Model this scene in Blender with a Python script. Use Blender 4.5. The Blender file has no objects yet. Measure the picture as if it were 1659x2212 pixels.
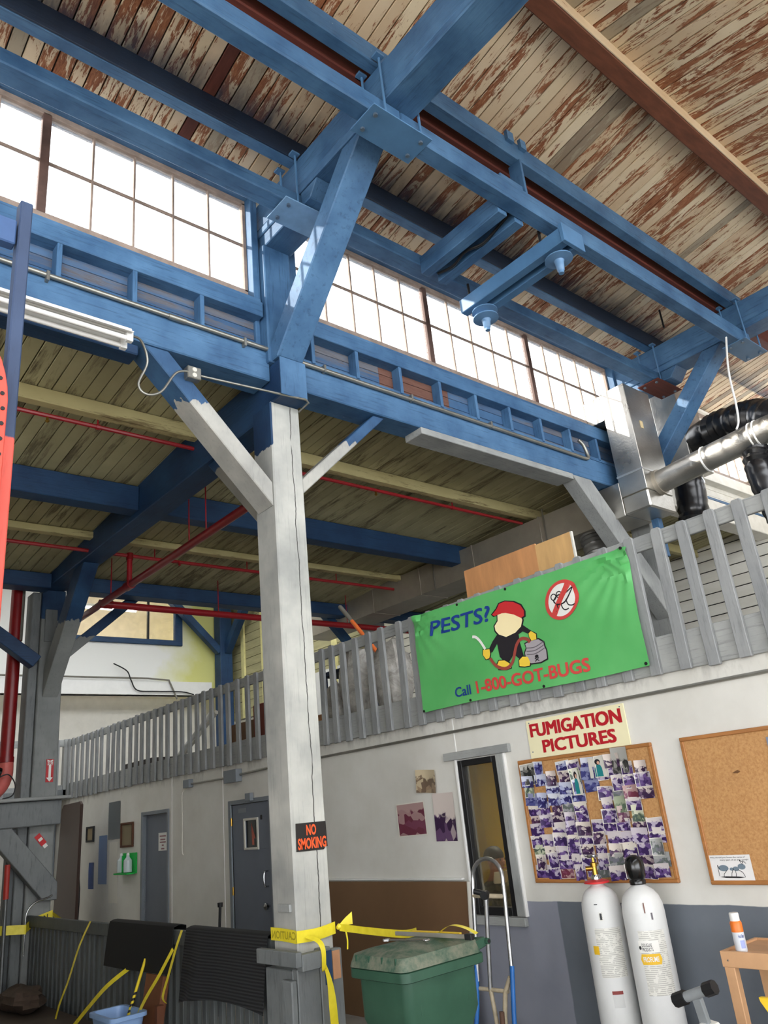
import bpy, bmesh, math, random
from mathutils import Vector, Matrix, noise as mnoise
random.seed(7)
R_ = random.Random(11)
scene = bpy.context.scene
col = scene.collection

# ------------------------------------------------------------------ camera
cam_d = bpy.data.cameras.new('camera')
cam = bpy.data.objects.new('camera', cam_d); col.objects.link(cam)
cam_d.sensor_fit = 'HORIZONTAL'; cam_d.sensor_width = 36.0
cam_d.lens = 36.0 * 1677.6 / 1659.0
cam_d.clip_start = 0.05; cam_d.clip_end = 300
_r = Vector((0.764730, -0.637023, -0.096899))
_d = Vector((0.158119, 0.331310, -0.930178))
_f = Vector((0.624649, 0.696014, 0.354089))
# rows of the calibration are camera axes expressed in world x, y, z
M = Matrix(((_r[0], -_d[0], -_f[0], 0.0), (_r[1], -_d[1], -_f[1], 0.0), (_r[2], -_d[2], -_f[2], 1.75), (0, 0, 0, 1)))
cam.matrix_world = M
scene.camera = cam

# ------------------------------------------------------------------ world, sun, exposure
w = bpy.data.worlds.new('sky'); scene.world = w; w.use_nodes = True
bg = w.node_tree.nodes['Background']
bg.inputs[0].default_value = (0.93, 0.96, 1.0, 1); bg.inputs[1].default_value = 7.2
sun_d = bpy.data.lights.new('sun', 'SUN'); sun_d.energy = 22.0; sun_d.angle = math.radians(0.7); sun_d.color = (1.0, 0.95, 0.86)
sun = bpy.data.objects.new('sun', sun_d); col.objects.link(sun)
sun.rotation_euler = Vector((1.0, -0.62, -0.54)).to_track_quat('-Z', 'Y').to_euler()
scene.view_settings.view_transform = 'Standard'; scene.view_settings.look = 'None'
scene.view_settings.exposure = 0.0; scene.view_settings.gamma = 1.0
scene.view_settings.use_curve_mapping = False

# ------------------------------------------------------------------ helpers: materials
def srgb(r, g, b):
    f = lambda c: (c/255/12.92) if c/255 <= 0.04045 else ((c/255+0.055)/1.055)**2.4
    return (f(r), f(g), f(b), 1)
class NT:
    def __init__(s, name):
        s.m = bpy.data.materials.new(name); s.m.use_nodes = True
        s.t = s.m.node_tree; s.n = s.t.nodes; s.b = s.n['Principled BSDF']
    def node(s, typ, **kw):
        n = s.n.new(typ)
        for k, v in kw.items():
            if k.startswith('i_'):
                n.inputs[k[2:]].default_value = v
            else: setattr(n, k, v)
        return n
    def link(s, a, b): s.t.links.new(a, b); return b
    def pos(s, scale=(1, 1, 1), rand=True, src='pos'):
        if src == 'pos': o = s.node('ShaderNodeNewGeometry').outputs['Position']
        elif src == 'uv': o = s.node('ShaderNodeTexCoord').outputs['UV']
        else: o = s.node('ShaderNodeTexCoord').outputs['Object']
        m = s.node('ShaderNodeVectorMath', operation='MULTIPLY'); s.link(o, m.inputs[0]); m.inputs[1].default_value = scale
        if not rand: return m.outputs[0]
        oi = s.node('ShaderNodeObjectInfo')
        k = s.node('ShaderNodeMath', operation='MULTIPLY'); s.link(oi.outputs['Random'], k.inputs[0]); k.inputs[1].default_value = 61.7
        a = s.node('ShaderNodeVectorMath', operation='ADD'); s.link(m.outputs[0], a.inputs[0]); s.link(k.outputs[0], a.inputs[1])
        return a.outputs[0]
    def noise(s, vec, scale=5, detail=4, rough=.55, dist=0):
        n = s.node('ShaderNodeTexNoise'); s.link(vec, n.inputs['Vector'])
        n.inputs['Scale'].default_value = scale; n.inputs['Detail'].default_value = detail
        n.inputs['Roughness'].default_value = rough; n.inputs['Distortion'].default_value = dist
        return n.outputs['Fac']
    def ramp(s, fac, lo, hi):
        n = s.node('ShaderNodeMapRange'); s.link(fac, n.inputs[0]) if not isinstance(fac, float) else None
        n.inputs[1].default_value = lo; n.inputs[2].default_value = hi; n.clamp = True
        return n.outputs[0]
    def math(s, op, a, b=None, c=None):
        n = s.node('ShaderNodeMath', operation=op)
        for i, v in enumerate((a, b, c)):
            if v is None: continue
            if isinstance(v, (int, float)): n.inputs[i].default_value = v
            else: s.link(v, n.inputs[i])
        return n.outputs[0]
    def mix(s, fac, a, b):
        n = s.node('ShaderNodeMix', data_type='RGBA')
        for i, v in ((0, fac), (6, a), (7, b)):
            if isinstance(v, (int, float)): n.inputs[i].default_value = v
            elif isinstance(v, tuple): n.inputs[i].default_value = v
            else: s.link(v, n.inputs[i])
        return n.outputs[2]
    def sep(s, vec):
        n = s.node('ShaderNodeSeparateXYZ'); s.link(vec, n.inputs[0]); return n.outputs
    def geo(s, what='Position'): return s.node('ShaderNodeNewGeometry').outputs[what]
    def out(s, colour, rough=.6, metal=0.0, bump=None, bstr=.2, bdist=.01, spec=.4):
        b = s.b
        if isinstance(colour, tuple): b.inputs['Base Color'].default_value = colour
        else: s.link(colour, b.inputs['Base Color'])
        if isinstance(rough, (int, float)): b.inputs['Roughness'].default_value = rough
        else: s.link(rough, b.inputs['Roughness'])
        b.inputs['Metallic'].default_value = metal; b.inputs['Specular IOR Level'].default_value = spec
        if bump is not None:
            n = s.node('ShaderNodeBump'); s.link(bump, n.inputs['Height']); n.inputs['Strength'].default_value = bstr; n.inputs['Distance'].default_value = bdist
            s.link(n.outputs[0], b.inputs['Normal'])
        return s.m
def plain(name, c, rough=.5, metal=0.0, var=.12, scale=6.0, stretch=(1, 1, 1), bstr=.1, spec=.4):
    t = NT(name); p = t.pos(stretch); n = t.noise(p, scale, 5, .6)
    f = t.ramp(n, .3, .7)
    a = tuple(v*(1-var) for v in c[:3])+(1,); b = tuple(min(1, v*(1+var)) for v in c[:3])+(1,)
    return t.out(t.mix(f, a, b), rough, metal, n, bstr, .004, spec)
def emit(name, c, strength):
    t = NT(name); t.b.inputs['Base Color'].default_value = c
    t.b.inputs['Emission Color'].default_value = c; t.b.inputs['Emission Strength'].default_value = strength
    return t.m
def painted(name, c, dark, light, grain=(1, 1, 1), chip=None, chip_lo=.66, rough=.55):
    """paint on rough sawn timber: soft mottling, grain relief, chips"""
    t = NT(name); p = t.pos((1, 1, 1)); big = t.noise(p, 2.2, 4, .6)
    c1 = t.mix(t.ramp(big, .3, .72), dark, light)
    c1 = t.mix(.35, c1, c)
    pg = t.pos(grain); g = t.noise(pg, 9, 6, .65)
    c1 = t.mix(t.math('MULTIPLY', t.ramp(g, .54, .70), .5), c1, tuple(v*.45 for v in dark[:3])+(1,))
    if chip:
        ch = t.ramp(t.noise(t.pos((1, 1, 1)), 7, 7, .7), chip_lo, chip_lo+.025)
        c1 = t.mix(ch, c1, chip)
    return t.out(c1, rough, 0, g, .4, .008)

BLUE, BLUE_D, BLUE_L = srgb(64, 102, 140), srgb(36, 70, 106), srgb(92, 132, 168)
NAVY, NAVY_D, NAVY_L = srgb(28, 58, 94), srgb(20, 44, 76), srgb(42, 78, 114)
GREY, GREY_D, GREY_L = srgb(150, 152, 150), srgb(128, 130, 130), srgb(176, 177, 172)
M_blue_x = painted('blue paint on timber along x', BLUE, BLUE_D, BLUE_L, (.35, 5, 5), srgb(150, 170, 185), .70)
M_blue_y = painted('blue paint on timber along y', BLUE, BLUE_D, BLUE_L, (5, .35, 5), srgb(150, 170, 185), .72)
M_blue_z = painted('blue paint on upright timber', BLUE, BLUE_D, BLUE_L, (5, 5, .35), srgb(150, 170, 185), .74)
M_blue_d = painted('blue paint on sloping timber', BLUE, BLUE_D, BLUE_L, (2, 2, 2), srgb(160, 178, 190), .75)
M_navy_y = painted('deep blue paint along y', NAVY, NAVY_D, NAVY_L, (5, .35, 5))
M_navy_x = painted('deep blue paint along x', NAVY, NAVY_D, NAVY_L, (.35, 5, 5))
M_navy_z = painted('deep blue paint on upright', NAVY, NAVY_D, NAVY_L, (5, 5, .35))
M_grey_z = painted('grey paint on upright timber', GREY, GREY_D, GREY_L, (6, 6, .4))
M_grey_y = painted('grey paint on timber along y', GREY, GREY_D, GREY_L, (6, .4, 6))
M_grey_x = painted('grey paint on timber along x', GREY, GREY_D, GREY_L, (.4, 6, 6))
M_greyd = painted('dull grey paint', srgb(112, 116, 116), srgb(98, 102, 104), srgb(130, 133, 132), (4, 4, .6))
M_steelblue = plain('blue painted steel', srgb(78, 118, 156), .42, 0, .12, 5, spec=.5)
M_platepale = plain('pale scuffed blue steel plate', srgb(120, 156, 190), .45, 0, .2, 4)
M_bolt = plain('dull bolt steel', srgb(120, 135, 150), .4, .7)
M_galv = plain('galvanised conduit', srgb(150, 148, 140), .38, .75, .15, 4)
M_red = plain('red pipe paint', srgb(150, 26, 34), .35, 0, .12, 5, spec=.5)
M_darkred = plain('dark red pipe paint', srgb(128, 18, 22), .32, 0, .12, 5, spec=.5)
M_white = plain('white enamel', srgb(225, 224, 220), .4, 0, .04)
M_offwhite = plain('off white paint', srgb(205, 201, 190), .6, 0, .06)
M_black = plain('black plastic', srgb(22, 22, 24), .5, 0, .2)
M_blackgloss = plain('glossy black plastic', srgb(12, 12, 13), .22, 0, .1, spec=.6)
M_chrome = plain('chrome', srgb(190, 192, 194), .18, 1.0, .05)
M_brass = plain('brass', srgb(178, 140, 64), .3, 1.0, .1)
def two_tone(name, top, low, zc, amp=.05, xmask=None, grain=(5, 5, 1), crack=None):
    t = NT(name); P = t.geo(); s = t.sep(P)
    n = t.noise(t.pos((14, 14, 2), False), 1, 3)
    m = t.ramp(t.math('ADD', s[2], t.math('MULTIPLY', t.math('SUBTRACT', n, .5), amp*4)), zc-.004, zc+.004)
    if xmask:   # the upper colour lies on the face that looks along -x only
        nx = t.sep(t.geo('True Normal'))[0]
        m = t.math('MULTIPLY', m, t.ramp(t.math('MULTIPLY', nx, -1), .6, .7))
    g = t.noise(t.pos(grain), 8, 6, .65); big = t.noise(t.pos(), 2.2, 4)
    f = lambda cs: t.mix(t.math('MULTIPLY', t.ramp(g, .55, .72), .3), t.mix(t.ramp(big, .3, .7), cs[0], cs[1]), tuple(v*.5 for v in cs[0][:3])+(1,))
    c = t.mix(m, f(low), f(top))
    h = g
    if crack:
        wob = t.noise(t.pos((0, 0, 1), False), 1.6, 5, .6)
        dx = t.math('ABSOLUTE', t.math('SUBTRACT', s[0], t.math('ADD', t.math('MULTIPLY', t.math('SUBTRACT', wob, .5), .10), crack)))
        cm = t.math('SUBTRACT', 1, t.ramp(dx, .002, .0055))
        brk = t.ramp(t.noise(t.pos((0, 0, 3), False), 1, 2), .36, .44)
        cm = t.math('MULTIPLY', cm, brk)
        c = t.mix(cm, c, srgb(40, 38, 36)); h = t.math('SUBTRACT', g, t.math('MULTIPLY', cm, 3))
    return t.out(c, .6, 0, h, .3, .006)
M_post = two_tone('grey post with blue shoulder', (NAVY_D, NAVY_L), (srgb(150, 151, 147), srgb(196, 195, 187)), 4.72, .04, True, (6, 6, .4), 3.5)
M_brace2 = two_tone('brace grey below blue', (NAVY, BLUE), (srgb(140, 140, 136), srgb(186, 184, 176)), 4.96, .05)
M_post2 = two_tone('rear post grey below blue', (NAVY_D, NAVY_L), (srgb(118, 121, 120), srgb(142, 144, 142)), 4.62, .04)
M_brace3 = two_tone('rear brace grey below blue', (NAVY_D, NAVY_L), (srgb(118, 121, 120), srgb(142, 144, 142)), 4.42, .04)

def peel(name, paint, wood, lo, hi, grain, scale=1.0, dist=2.2, overspray=False, dull=None):
    """old whitewash peeling off sawn boards, a different pattern on every board"""
    t = NT(name); p = t.pos(grain); a = t.noise(p, scale, 7, .62, dist)
    fine = t.noise(t.pos((grain[0]*4.5, grain[1]*1.6, grain[2]*4.5)), 2, 6, .72, .8)
    oi = t.node('ShaderNodeObjectInfo').outputs['Random']
    shift = t.math('MULTIPLY', t.math('SUBTRACT', oi, .5), .20)
    k = t.math('ADD', t.math('ADD', a, t.math('MULTIPLY', t.math('SUBTRACT', fine, .5), .50)), shift)
    m = t.ramp(k, lo, hi)
    pc = t.mix(t.ramp(t.noise(t.pos(), 1.7, 4), .3, .7), paint[0], paint[1])
    wc = t.mix(t.ramp(fine, .35, .65), wood[0], wood[1])
    c = t.mix(m, wc, pc)
    tone = t.math('FRACT', t.math('MULTIPLY', oi, 41.7)); c = t.mix(t.math('MULTIPLY', tone, .28), c, wood[1])
    if dull:
        r2 = t.math('FRACT', t.math('MULTIPLY', oi, 17.3))
        c = t.mix(t.math('MULTIPLY', t.ramp(r2, .94, .945), .8), c, dull)
    if overspray:
        y = t.sep(t.geo())[1]; n = t.noise(t.pos((9, 2, 9)), 1, 4)
        yy = t.math('ADD', y, t.math('MULTIPLY', t.math('SUBTRACT', n, .5), .5))
        o = t.math('MULTIPLY', t.ramp(yy, 4.08, 4.40), t.math('SUBTRACT', 1, t.ramp(y, 4.37, 4.40)))
        c = t.mix(t.math('MULTIPLY', o, .9), c, srgb(38, 48, 66))
    return t.out(c, .75, 0, m, .25, .004)
CREAM = (srgb(232, 216, 188), srgb(214, 194, 160)); RUST = (srgb(112, 64, 42), srgb(168, 112, 78))
M_plank = peel('peeling whitewashed roof board', CREAM, RUST, .425, .475, (8, .8, 8), 1.0, 2.0, True, srgb(150, 140, 122))
M_bare = plain('bare red brown board', srgb(92, 48, 38), .7, 0, .25, 4, (6, .7, 6), .3)
M_lowplank = peel('dingy yellowed ceiling board', (srgb(192, 184, 142), srgb(168, 160, 122)), (srgb(96, 86, 62), srgb(132, 122, 90)), .32, .46, (5, .7, 5), 1.0, 1.0)
M_joist = peel('yellowed joist paint', (srgb(214, 204, 150), srgb(190, 178, 126)), (srgb(110, 96, 62), srgb(140, 124, 86)), .28, .40, (.8, 6, 6), 1.0, 1.0)
M_ridge = plain('rust brown ridge timber', srgb(112, 66, 46), .7, 0, .25, 5, (.8, 4, 4), .3)
M_ridgepale = peel('whitewash on ridge side', CREAM, RUST, .34, .42, (1, 8, 8), 1.0, 1.2)
M_brown = plain('dark bare timber', srgb(96, 44, 34), .75, 0, .3, 5, (.5, 6, 6), .3)

# ------------------------------------------------------------------ helpers: geometry
def newobj(name, mesh, parent=None, loc=(0, 0, 0)):
    o = bpy.data.objects.new(name, mesh); col.objects.link(o); o.location = loc
    if parent: o.parent = parent
    return o
class MB:
    def __init__(s): s.v = []; s.f = []
    def add(s, vs, fs):
        k = len(s.v); s.v += [tuple(v) for v in vs]; s.f += [tuple(i+k for i in f) for f in fs]; return s
    def box(s, x0, x1, y0, y1, z0, z1):
        vs = [(x, y, z) for x in (x0, x1) for y in (y0, y1) for z in (z0, z1)]
        return s.add(vs, [(0, 1, 3, 2), (4, 6, 7, 5), (0, 4, 5, 1), (2, 3, 7, 6), (0, 2, 6, 4), (1, 5, 7, 3)])
    def bar(s, p0, p1, w, h, side=(0, 1, 0)):
        p0, p1 = Vector(p0), Vector(p1); d = (p1-p0).normalized(); sd = Vector(side); sd = (sd - d*sd.dot(d)).normalized(); up = d.cross(sd)
        vs = [p + sd*a*w/2 + up*b*h/2 for p in (p0, p1) for a in (-1, 1) for b in (-1, 1)]
        return s.add(vs, [(0, 2, 3, 1), (4, 5, 7, 6), (0, 1, 5, 4), (2, 6, 7, 3), (0, 4, 6, 2), (1, 3, 7, 5)])
    def prism(s, poly, axis, a0, a1):
        """poly in the two other axes (cyclic order kept), extruded along axis"""
        def P(u, v, a): return {'x': (a, u, v), 'y': (u, a, v), 'z': (u, v, a)}[axis]
        n = len(poly); vs = [P(u, v, a0) for u, v in poly] + [P(u, v, a1) for u, v in poly]
        return s.add(vs, [tuple(range(n)), tuple(range(2*n-1, n-1, -1))] + [(i, i+n, (i+1) % n+n, (i+1) % n) for i in range(n)])
    def tube(s, pts, r, n=8, caps=True):
        pts = [Vector(p) for p in pts]; rs = r if isinstance(r, (list, tuple)) else [r]*len(pts)
        ref = None; k = len(s.v); m = len(pts)
        for i, p in enumerate(pts):
            d = (pts[min(i+1, m-1)] - pts[max(i-1, 0)]).normalized()
            if ref is None:
                ref = Vector((0, 0, 1)) if abs(d.z) < .9 else Vector((1, 0, 0))
            ref = (ref - d*ref.dot(d)).normalized(); b = d.cross(ref)
            for j in range(n):
                a = 2*math.pi*j/n; s.v.append(tuple(p + (ref*math.cos(a) + b*math.sin(a))*rs[i]))
        for i in range(m-1):
            for j in range(n):
                a, b2 = k+i*n+j, k+i*n+(j+1) % n; s.f.append((a, b2, b2+n, a+n))
        if caps:
            s.f.append(tuple(k+j for j in range(n-1, -1, -1))); s.f.append(tuple(k+(m-1)*n+j for j in range(n)))
        return s
    def lathe(s, prof, c=(0, 0, 0), n=24, axis=(0, 0, 1)):
        ax = Vector(axis).normalized(); ref = Vector((1, 0, 0)) if abs(ax.x) < .9 else Vector((0, 1, 0))
        ref = (ref - ax*ref.dot(ax)).normalized(); b = ax.cross(ref); c = Vector(c); k = len(s.v); m = len(prof)
        for r, z in prof:
            for j in range(n):
                a = 2*math.pi*j/n; s.v.append(tuple(c + ax*z + (ref*math.cos(a)+b*math.sin(a))*max(r, 1e-5)))
        for i in range(m-1):
            for j in range(n):
                a, b2 = k+i*n+j, k+i*n+(j+1) % n; s.f.append((a, b2, b2+n, a+n))
        s.f.append(tuple(k+j for j in range(n-1, -1, -1))); s.f.append(tuple(k+(m-1)*n+j for j in range(n)))
        return s
    def grid(s, fn, nu, nv, thick=None):
        """surface fn(u, v); with thick=vector function or float offset along normal estimate gives a sheet of depth"""
        k = len(s.v); P = [[Vector(fn(i/nu, j/nv)) for j in range(nv+1)] for i in range(nu+1)]
        for row in P:
            for p in row: s.v.append(tuple(p))
        W = nv+1
        for i in range(nu):
            for j in range(nv): s.f.append((k+i*W+j, k+(i+1)*W+j, k+(i+1)*W+j+1, k+i*W+j+1))
        if thick:
            k2 = len(s.v)
            for i in range(nu+1):
                for j in range(nv+1):
                    du = P[min(i+1, nu)][j]-P[max(i-1, 0)][j]; dv = P[i][min(j+1, nv)]-P[i][max(j-1, 0)]
                    nn = du.cross(dv); nn = nn.normalized() if nn.length > 1e-9 else Vector((0, 0, 1))
                    s.v.append(tuple(P[i][j]-nn*thick))
            for i in range(nu):
                for j in range(nv): s.f.append((k2+i*W+j, k2+i*W+j+1, k2+(i+1)*W+j+1, k2+(i+1)*W+j))
            ring = [i*W for i in range(nu+1)] + [nu*W+j for j in range(1, nv+1)] + [i*W+nv for i in range(nu-1, -1, -1)] + [j for j in range(nv-1, 0, -1)]
            for a, b in zip(ring, ring[1:]+ring[:1]): s.f.append((k+b, k+a, k2+a, k2+b))
        return s
    def centre(s):
        lo = [min(v[i] for v in s.v) for i in range(3)]; hi = [max(v[i] for v in s.v) for i in range(3)]
        return ((lo[0]+hi[0])/2, (lo[1]+hi[1])/2, lo[2])
    def mesh(s, name, mat, off=(0, 0, 0), bevel=0, smooth=False, seg=1):
        me = bpy.data.meshes.new(name)
        me.from_pydata([(v[0]-off[0], v[1]-off[1], v[2]-off[2]) for v in s.v], [], s.f)
        bm = bmesh.new(); bm.from_mesh(me)
        bmesh.ops.recalc_face_normals(bm, faces=bm.faces)
        if bevel:
            ed = [e for e in bm.edges if len(e.link_faces) == 2 and e.calc_face_angle(0) > .5]
            bmesh.ops.bevel(bm, geom=ed, offset=bevel, segments=seg, affect='EDGES', profile=.5, clamp_overlap=True)
        bm.to_mesh(me); bm.free()
        if smooth:
            me.polygons.foreach_set('use_smooth', [True]*len(me.polygons))
            try: me.set_sharp_from_angle(angle=math.radians(38))
            except Exception: pass
        me.materials.append(mat); return me
    def build(s, name, mat, parent=None, bevel=0, smooth=False, seg=1, local=False):
        off = (0, 0, 0)
        if parent is not None and not local: off = wloc(parent)
        return newobj(name, s.mesh(name, mat, off, bevel, smooth, seg), parent)
def wloc(o):
    p = Vector((0, 0, 0))
    while o: p = p + Vector(o.location); o = o.parent
    return p
def tag(o, label, cat, group=None, kind=None):
    o['label'] = label; o['category'] = cat
    if group: o['group'] = group
    if kind: o['kind'] = kind
    return o
def thing(name, label, cat, loc=(0, 0, 0), rz=0.0, group=None):
    o = bpy.data.objects.new(name, None); col.objects.link(o); o.location = loc; o.rotation_euler = (0, 0, rz); o.empty_display_size = .1
    return tag(o, label, cat, group)
def solo(name, mb, mat, label, cat, group=None, bevel=0, smooth=False, seg=1):
    c = mb.centre(); o = newobj(name, mb.mesh(name, mat, c, bevel, smooth, seg), None, c)
    return tag(o, label, cat, group)
def struct(name, mb, mat, label=None, bevel=0):
    c = mb.centre() if mb else (0, 0, 0)
    o = newobj(name, mb.mesh(name, mat, c, bevel) if mb else None, None, c); o['kind'] = 'structure'
    if label: o['label'] = label
    return o
def B(*a): return MB().box(*a)
def piece(name, me, parent, loc, rot=None, scale=None):
    o = newobj(name, me, parent, loc)
    if rot: o.rotation_euler = rot
    if scale: o.scale = scale
    return o
def smoothpath(pts, k=6):
    pts = [Vector(p) for p in pts]; out = []
    for i in range(len(pts)-1):
        p0, p1, p2, p3 = pts[max(i-1, 0)], pts[i], pts[i+1], pts[min(i+2, len(pts)-1)]
        for j in range(k):
            t = j/k; out.append(.5*((2*p1)+(-p0+p2)*t+(2*p0-5*p1+4*p2-p3)*t*t+(-p0+3*p1-3*p2+p3)*t**3))
    out.append(pts[-1]); return out
_font = None
def text_mb(s, origin, right, up, w=None, h=None, shear=0, bold=0, spacing=1.0, depth=.0008, curve=None, heavy=0):
    """letters as thin plates; origin = lower left corner of the lettering, right/up unit vectors, w x h its size"""
    cu = bpy.data.curves.new('lettering', 'FONT'); cu.body = s; cu.shear = shear; cu.offset = bold; cu.space_character = spacing
    cu.resolution_u = 3; cu.align_x = 'LEFT'
    ob = bpy.data.objects.new('lettering_tmp', cu); col.objects.link(ob)
    dg = bpy.context.evaluated_depsgraph_get(); dg.update()
    me = bpy.data.meshes.new_from_object(ob.evaluated_get(dg))
    vs = [v.co.copy() for v in me.vertices]; fs = [tuple(p.vertices) for p in me.polygons]
    bpy.data.objects.remove(ob); bpy.data.curves.remove(cu); bpy.data.meshes.remove(me)
    x0, x1 = min(v.x for v in vs), max(v.x for v in vs); y0, y1 = min(v.y for v in vs), max(v.y for v in vs)
    if w is None: w = h*(x1-x0)/(y1-y0)
    if h is None: h = w*(y1-y0)/(x1-x0)
    o, r, u = Vector(origin), Vector(right), Vector(up); n = r.cross(u).normalized()
    mb = MB(); dx = dy = dd = 0.0
    def P(v):
        a, b = (v.x-x0)/(x1-x0), (v.y-y0)/(y1-y0)
        if curve: b = b + curve(a)
        return o + r*(a*w+dx) + u*(b*h+dy) + n*(depth+dd)
    k = heavy*h
    for j, (dx, dy) in enumerate(((0, 0),) if not heavy else ((0, 0), (k, k*.5), (-k, k*.5), (k, -k*.5), (-k, -k*.5))):
        dd = j*.00015; mb.add([P(v) for v in vs], fs)
    return mb
WR, WU = (0, -1, 0), (0, 0, 1)        # right and up on a wall that faces -x
PR, PU = (1, 0, 0), (0, 0, 1)         # right and up on a face that looks along -y

# ================================================================== THE SETTING
def concrete():
    t = NT('stained concrete floor'); n = t.noise(t.pos((1, 1, 1), False), 1.3, 6, .65)
    return t.out(t.mix(t.ramp(n, .3, .7), srgb(124, 120, 113), srgb(164, 159, 150)), .7, 0, n, .1, .005)
M_conc = concrete()
M_shell = plain('plain shell boarding', srgb(196, 190, 176), .8)
M_roofing = plain('roofing felt', srgb(70, 68, 66), .9)
floor = struct('floor', B(-14, 14, -12, 18, -.2, 0), M_conc, 'stained concrete warehouse floor')

# -- nave roof: two slopes of boards under a ridge, the boards run up the slope
ROOF_S, Z_MID, Y_MID, RIDGE_Y = .18, 7.53, 4.37, 2.25
zA = lambda y: Z_MID + ROOF_S*(Y_MID-y)
zB = lambda y: zA(RIDGE_Y) - ROOF_S*(RIDGE_Y-y)
ceiling = struct('ceiling', MB().prism([(5.27, zA(5.27)+.06), (RIDGE_Y, zA(RIDGE_Y)+.06), (-.95, zB(-.95)+.06), (-.95, zB(-.95)+.1), (RIDGE_Y, zA(RIDGE_Y)+.1), (5.27, zA(5.27)+.1)], 'x', -10, 13.3), M_roofing, 'peeling whitewashed board ceiling of the high roof')
def plank_mesh(nm, L, wdt, mat, drop):
    """a board that runs along -y from its origin and rises by the roof slope"""
    m = MB(); z = lambda t: drop*t*L
    vs = []
    for t in (0, 1):
        for x in (0, wdt):
            for dz in (0, .035): vs.append((x, -t*L, z(t)+dz))
    m.add(vs, [(0, 1, 3, 2), (4, 6, 7, 5), (0, 4, 5, 1), (2, 3, 7, 6), (0, 2, 6, 4), (1, 5, 7, 3)])
    return m.mesh(nm, mat, bevel=.004)
LA = 5.26-RIDGE_Y; LB = RIDGE_Y+.9
cw = wloc(ceiling)
bare_at = {19, 41}
pa = {w_: (plank_mesh('roof_board', LA, w_-.011, M_plank, ROOF_S), plank_mesh('roof_board', LA, w_-.011, M_bare, ROOF_S), plank_mesh('roof_board', LB, w_-.011, M_plank, -ROOF_S)) for w_ in (.115, .13)}
x = .1; i = 0
while x < 13.15:
    wd = .13 if R_.random() < .35 else .115
    bare = abs(x-2.33) < .06
    jz = R_.uniform(-.005, .004)
    piece('plank', pa[wd][1 if bare else 0], ceiling, Vector((x, 5.26, zA(5.26)+.02+jz))-cw)
    if x > 2.0: piece('plank', pa[wd][2], ceiling, Vector((x, RIDGE_Y, zA(RIDGE_Y)+.02+jz))-cw)
    x += wd; i += 1
# -- low aisle ceiling: boards run along y and fall away from the clerestory
LOW_S = .07
zL = lambda y: 5.50 - LOW_S*(y-6.4)
low = struct('ceiling_aisle', MB().prism([(5.1, zL(5.1)+.05), (11.1, zL(11.1)+.05), (11.1, zL(11.1)+.12), (5.1, zL(5.1)+.12)], 'x', -10, 13.3), M_roofing, 'dingy yellowed board ceiling of the low aisle')
lw = wloc(low)
lp = {w_: plank_mesh('aisle_board', 5.95, w_-.008, M_lowplank, LOW_S) for w_ in (.125, .14)}
x = -.6
while x < 13.1:
    wd = .14 if R_.random() < .4 else .125
    piece('plank', lp[wd], low, Vector((x, 11.08, zL(11.08)+.012+R_.uniform(-.003, .003)))-lw)
    x += wd
# -- roof of the building beyond the picture: far high bay and the aisle behind the viewer
struct('ceiling_far_bay', MB().prism([(10.9, 7.35), (12.4, 7.6), (12.4, 7.72), (10.9, 7.47)], 'x', -10, 13.3).prism([(14.6, 7.8), (18.6, 7.3), (18.6, 7.42), (14.6, 7.92)], 'x', -10, 13.3), M_shell)
t = NT('translucent roof sheet'); tl_ = t.node('ShaderNodeBsdfTranslucent'); tl_.inputs[0].default_value = (.42, .42, .41, 1); t.link(tl_.outputs[0], t.n['Material Output'].inputs[0])
struct('added_skylight', MB().prism([(12.38, 7.60), (14.62, 7.80), (14.62, 7.82), (12.38, 7.62)], 'x', -10, 13.3), t.m)  # translucent strip added out of view to brighten the far bay
struct('ceiling_near_aisle', MB().prism([(-.7, 5.6), (-7, 5.1), (-7, 5.2), (-.7, 5.7)], 'x', -10, 13.3), M_shell)

# -- end wall of horizontal siding beyond the mezzanine
def siding_mat(name, a, b, line):
    t = NT(name); n = t.noise(t.pos((3, .5, 3)), 2, 5, .6)
    return t.out(t.mix(t.ramp(n, .3, .7), a, b), .6, 0, n, .15, .004)
M_siding = siding_mat('white siding paint', srgb(220, 215, 202), srgb(236, 232, 222), 0)
M_yellowwall = plain('pale yellow green wall paint', srgb(206, 204, 140), .7, 0, .06, 3)
wall_end = struct('wall_end', MB().box(13.18, 13.4, -8, 18, 0, 6.35).box(13.18, 13.4, 1.9, 3.2, 6.3, 7.9).box(13.18, 13.4, 5.0, 18, 6.3, 7.9).box(13.18, 13.4, -8, .6, 6.3, 7.9).box(13.18, 13.4, .5, 5.1, 7.3, 7.95), M_black, 'white horizontal board siding of the end wall')
ew = wloc(wall_end)
sb = B(0, .03, 0, 16.2, 0, .178).mesh('siding_board', M_siding, bevel=.004)
for k in range(20):
    piece('siding_board', sb, wall_end, Vector((13.14+R_.uniform(-.004, .004), -.8, 2.55+.195*k))-ew)
sb2 = B(0, .03, 0, 12.0, 0, .178).mesh('siding_board', M_siding, bevel=.004)
for k in range(20, 26): piece('siding_board', sb2, wall_end, Vector((13.14, 5.05, 2.55+.195*k))-ew)
trim_e = struct('trim_1', B(13.02, 13.14, .5, 5.2, 6.36, 6.44), M_offwhite)

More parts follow.
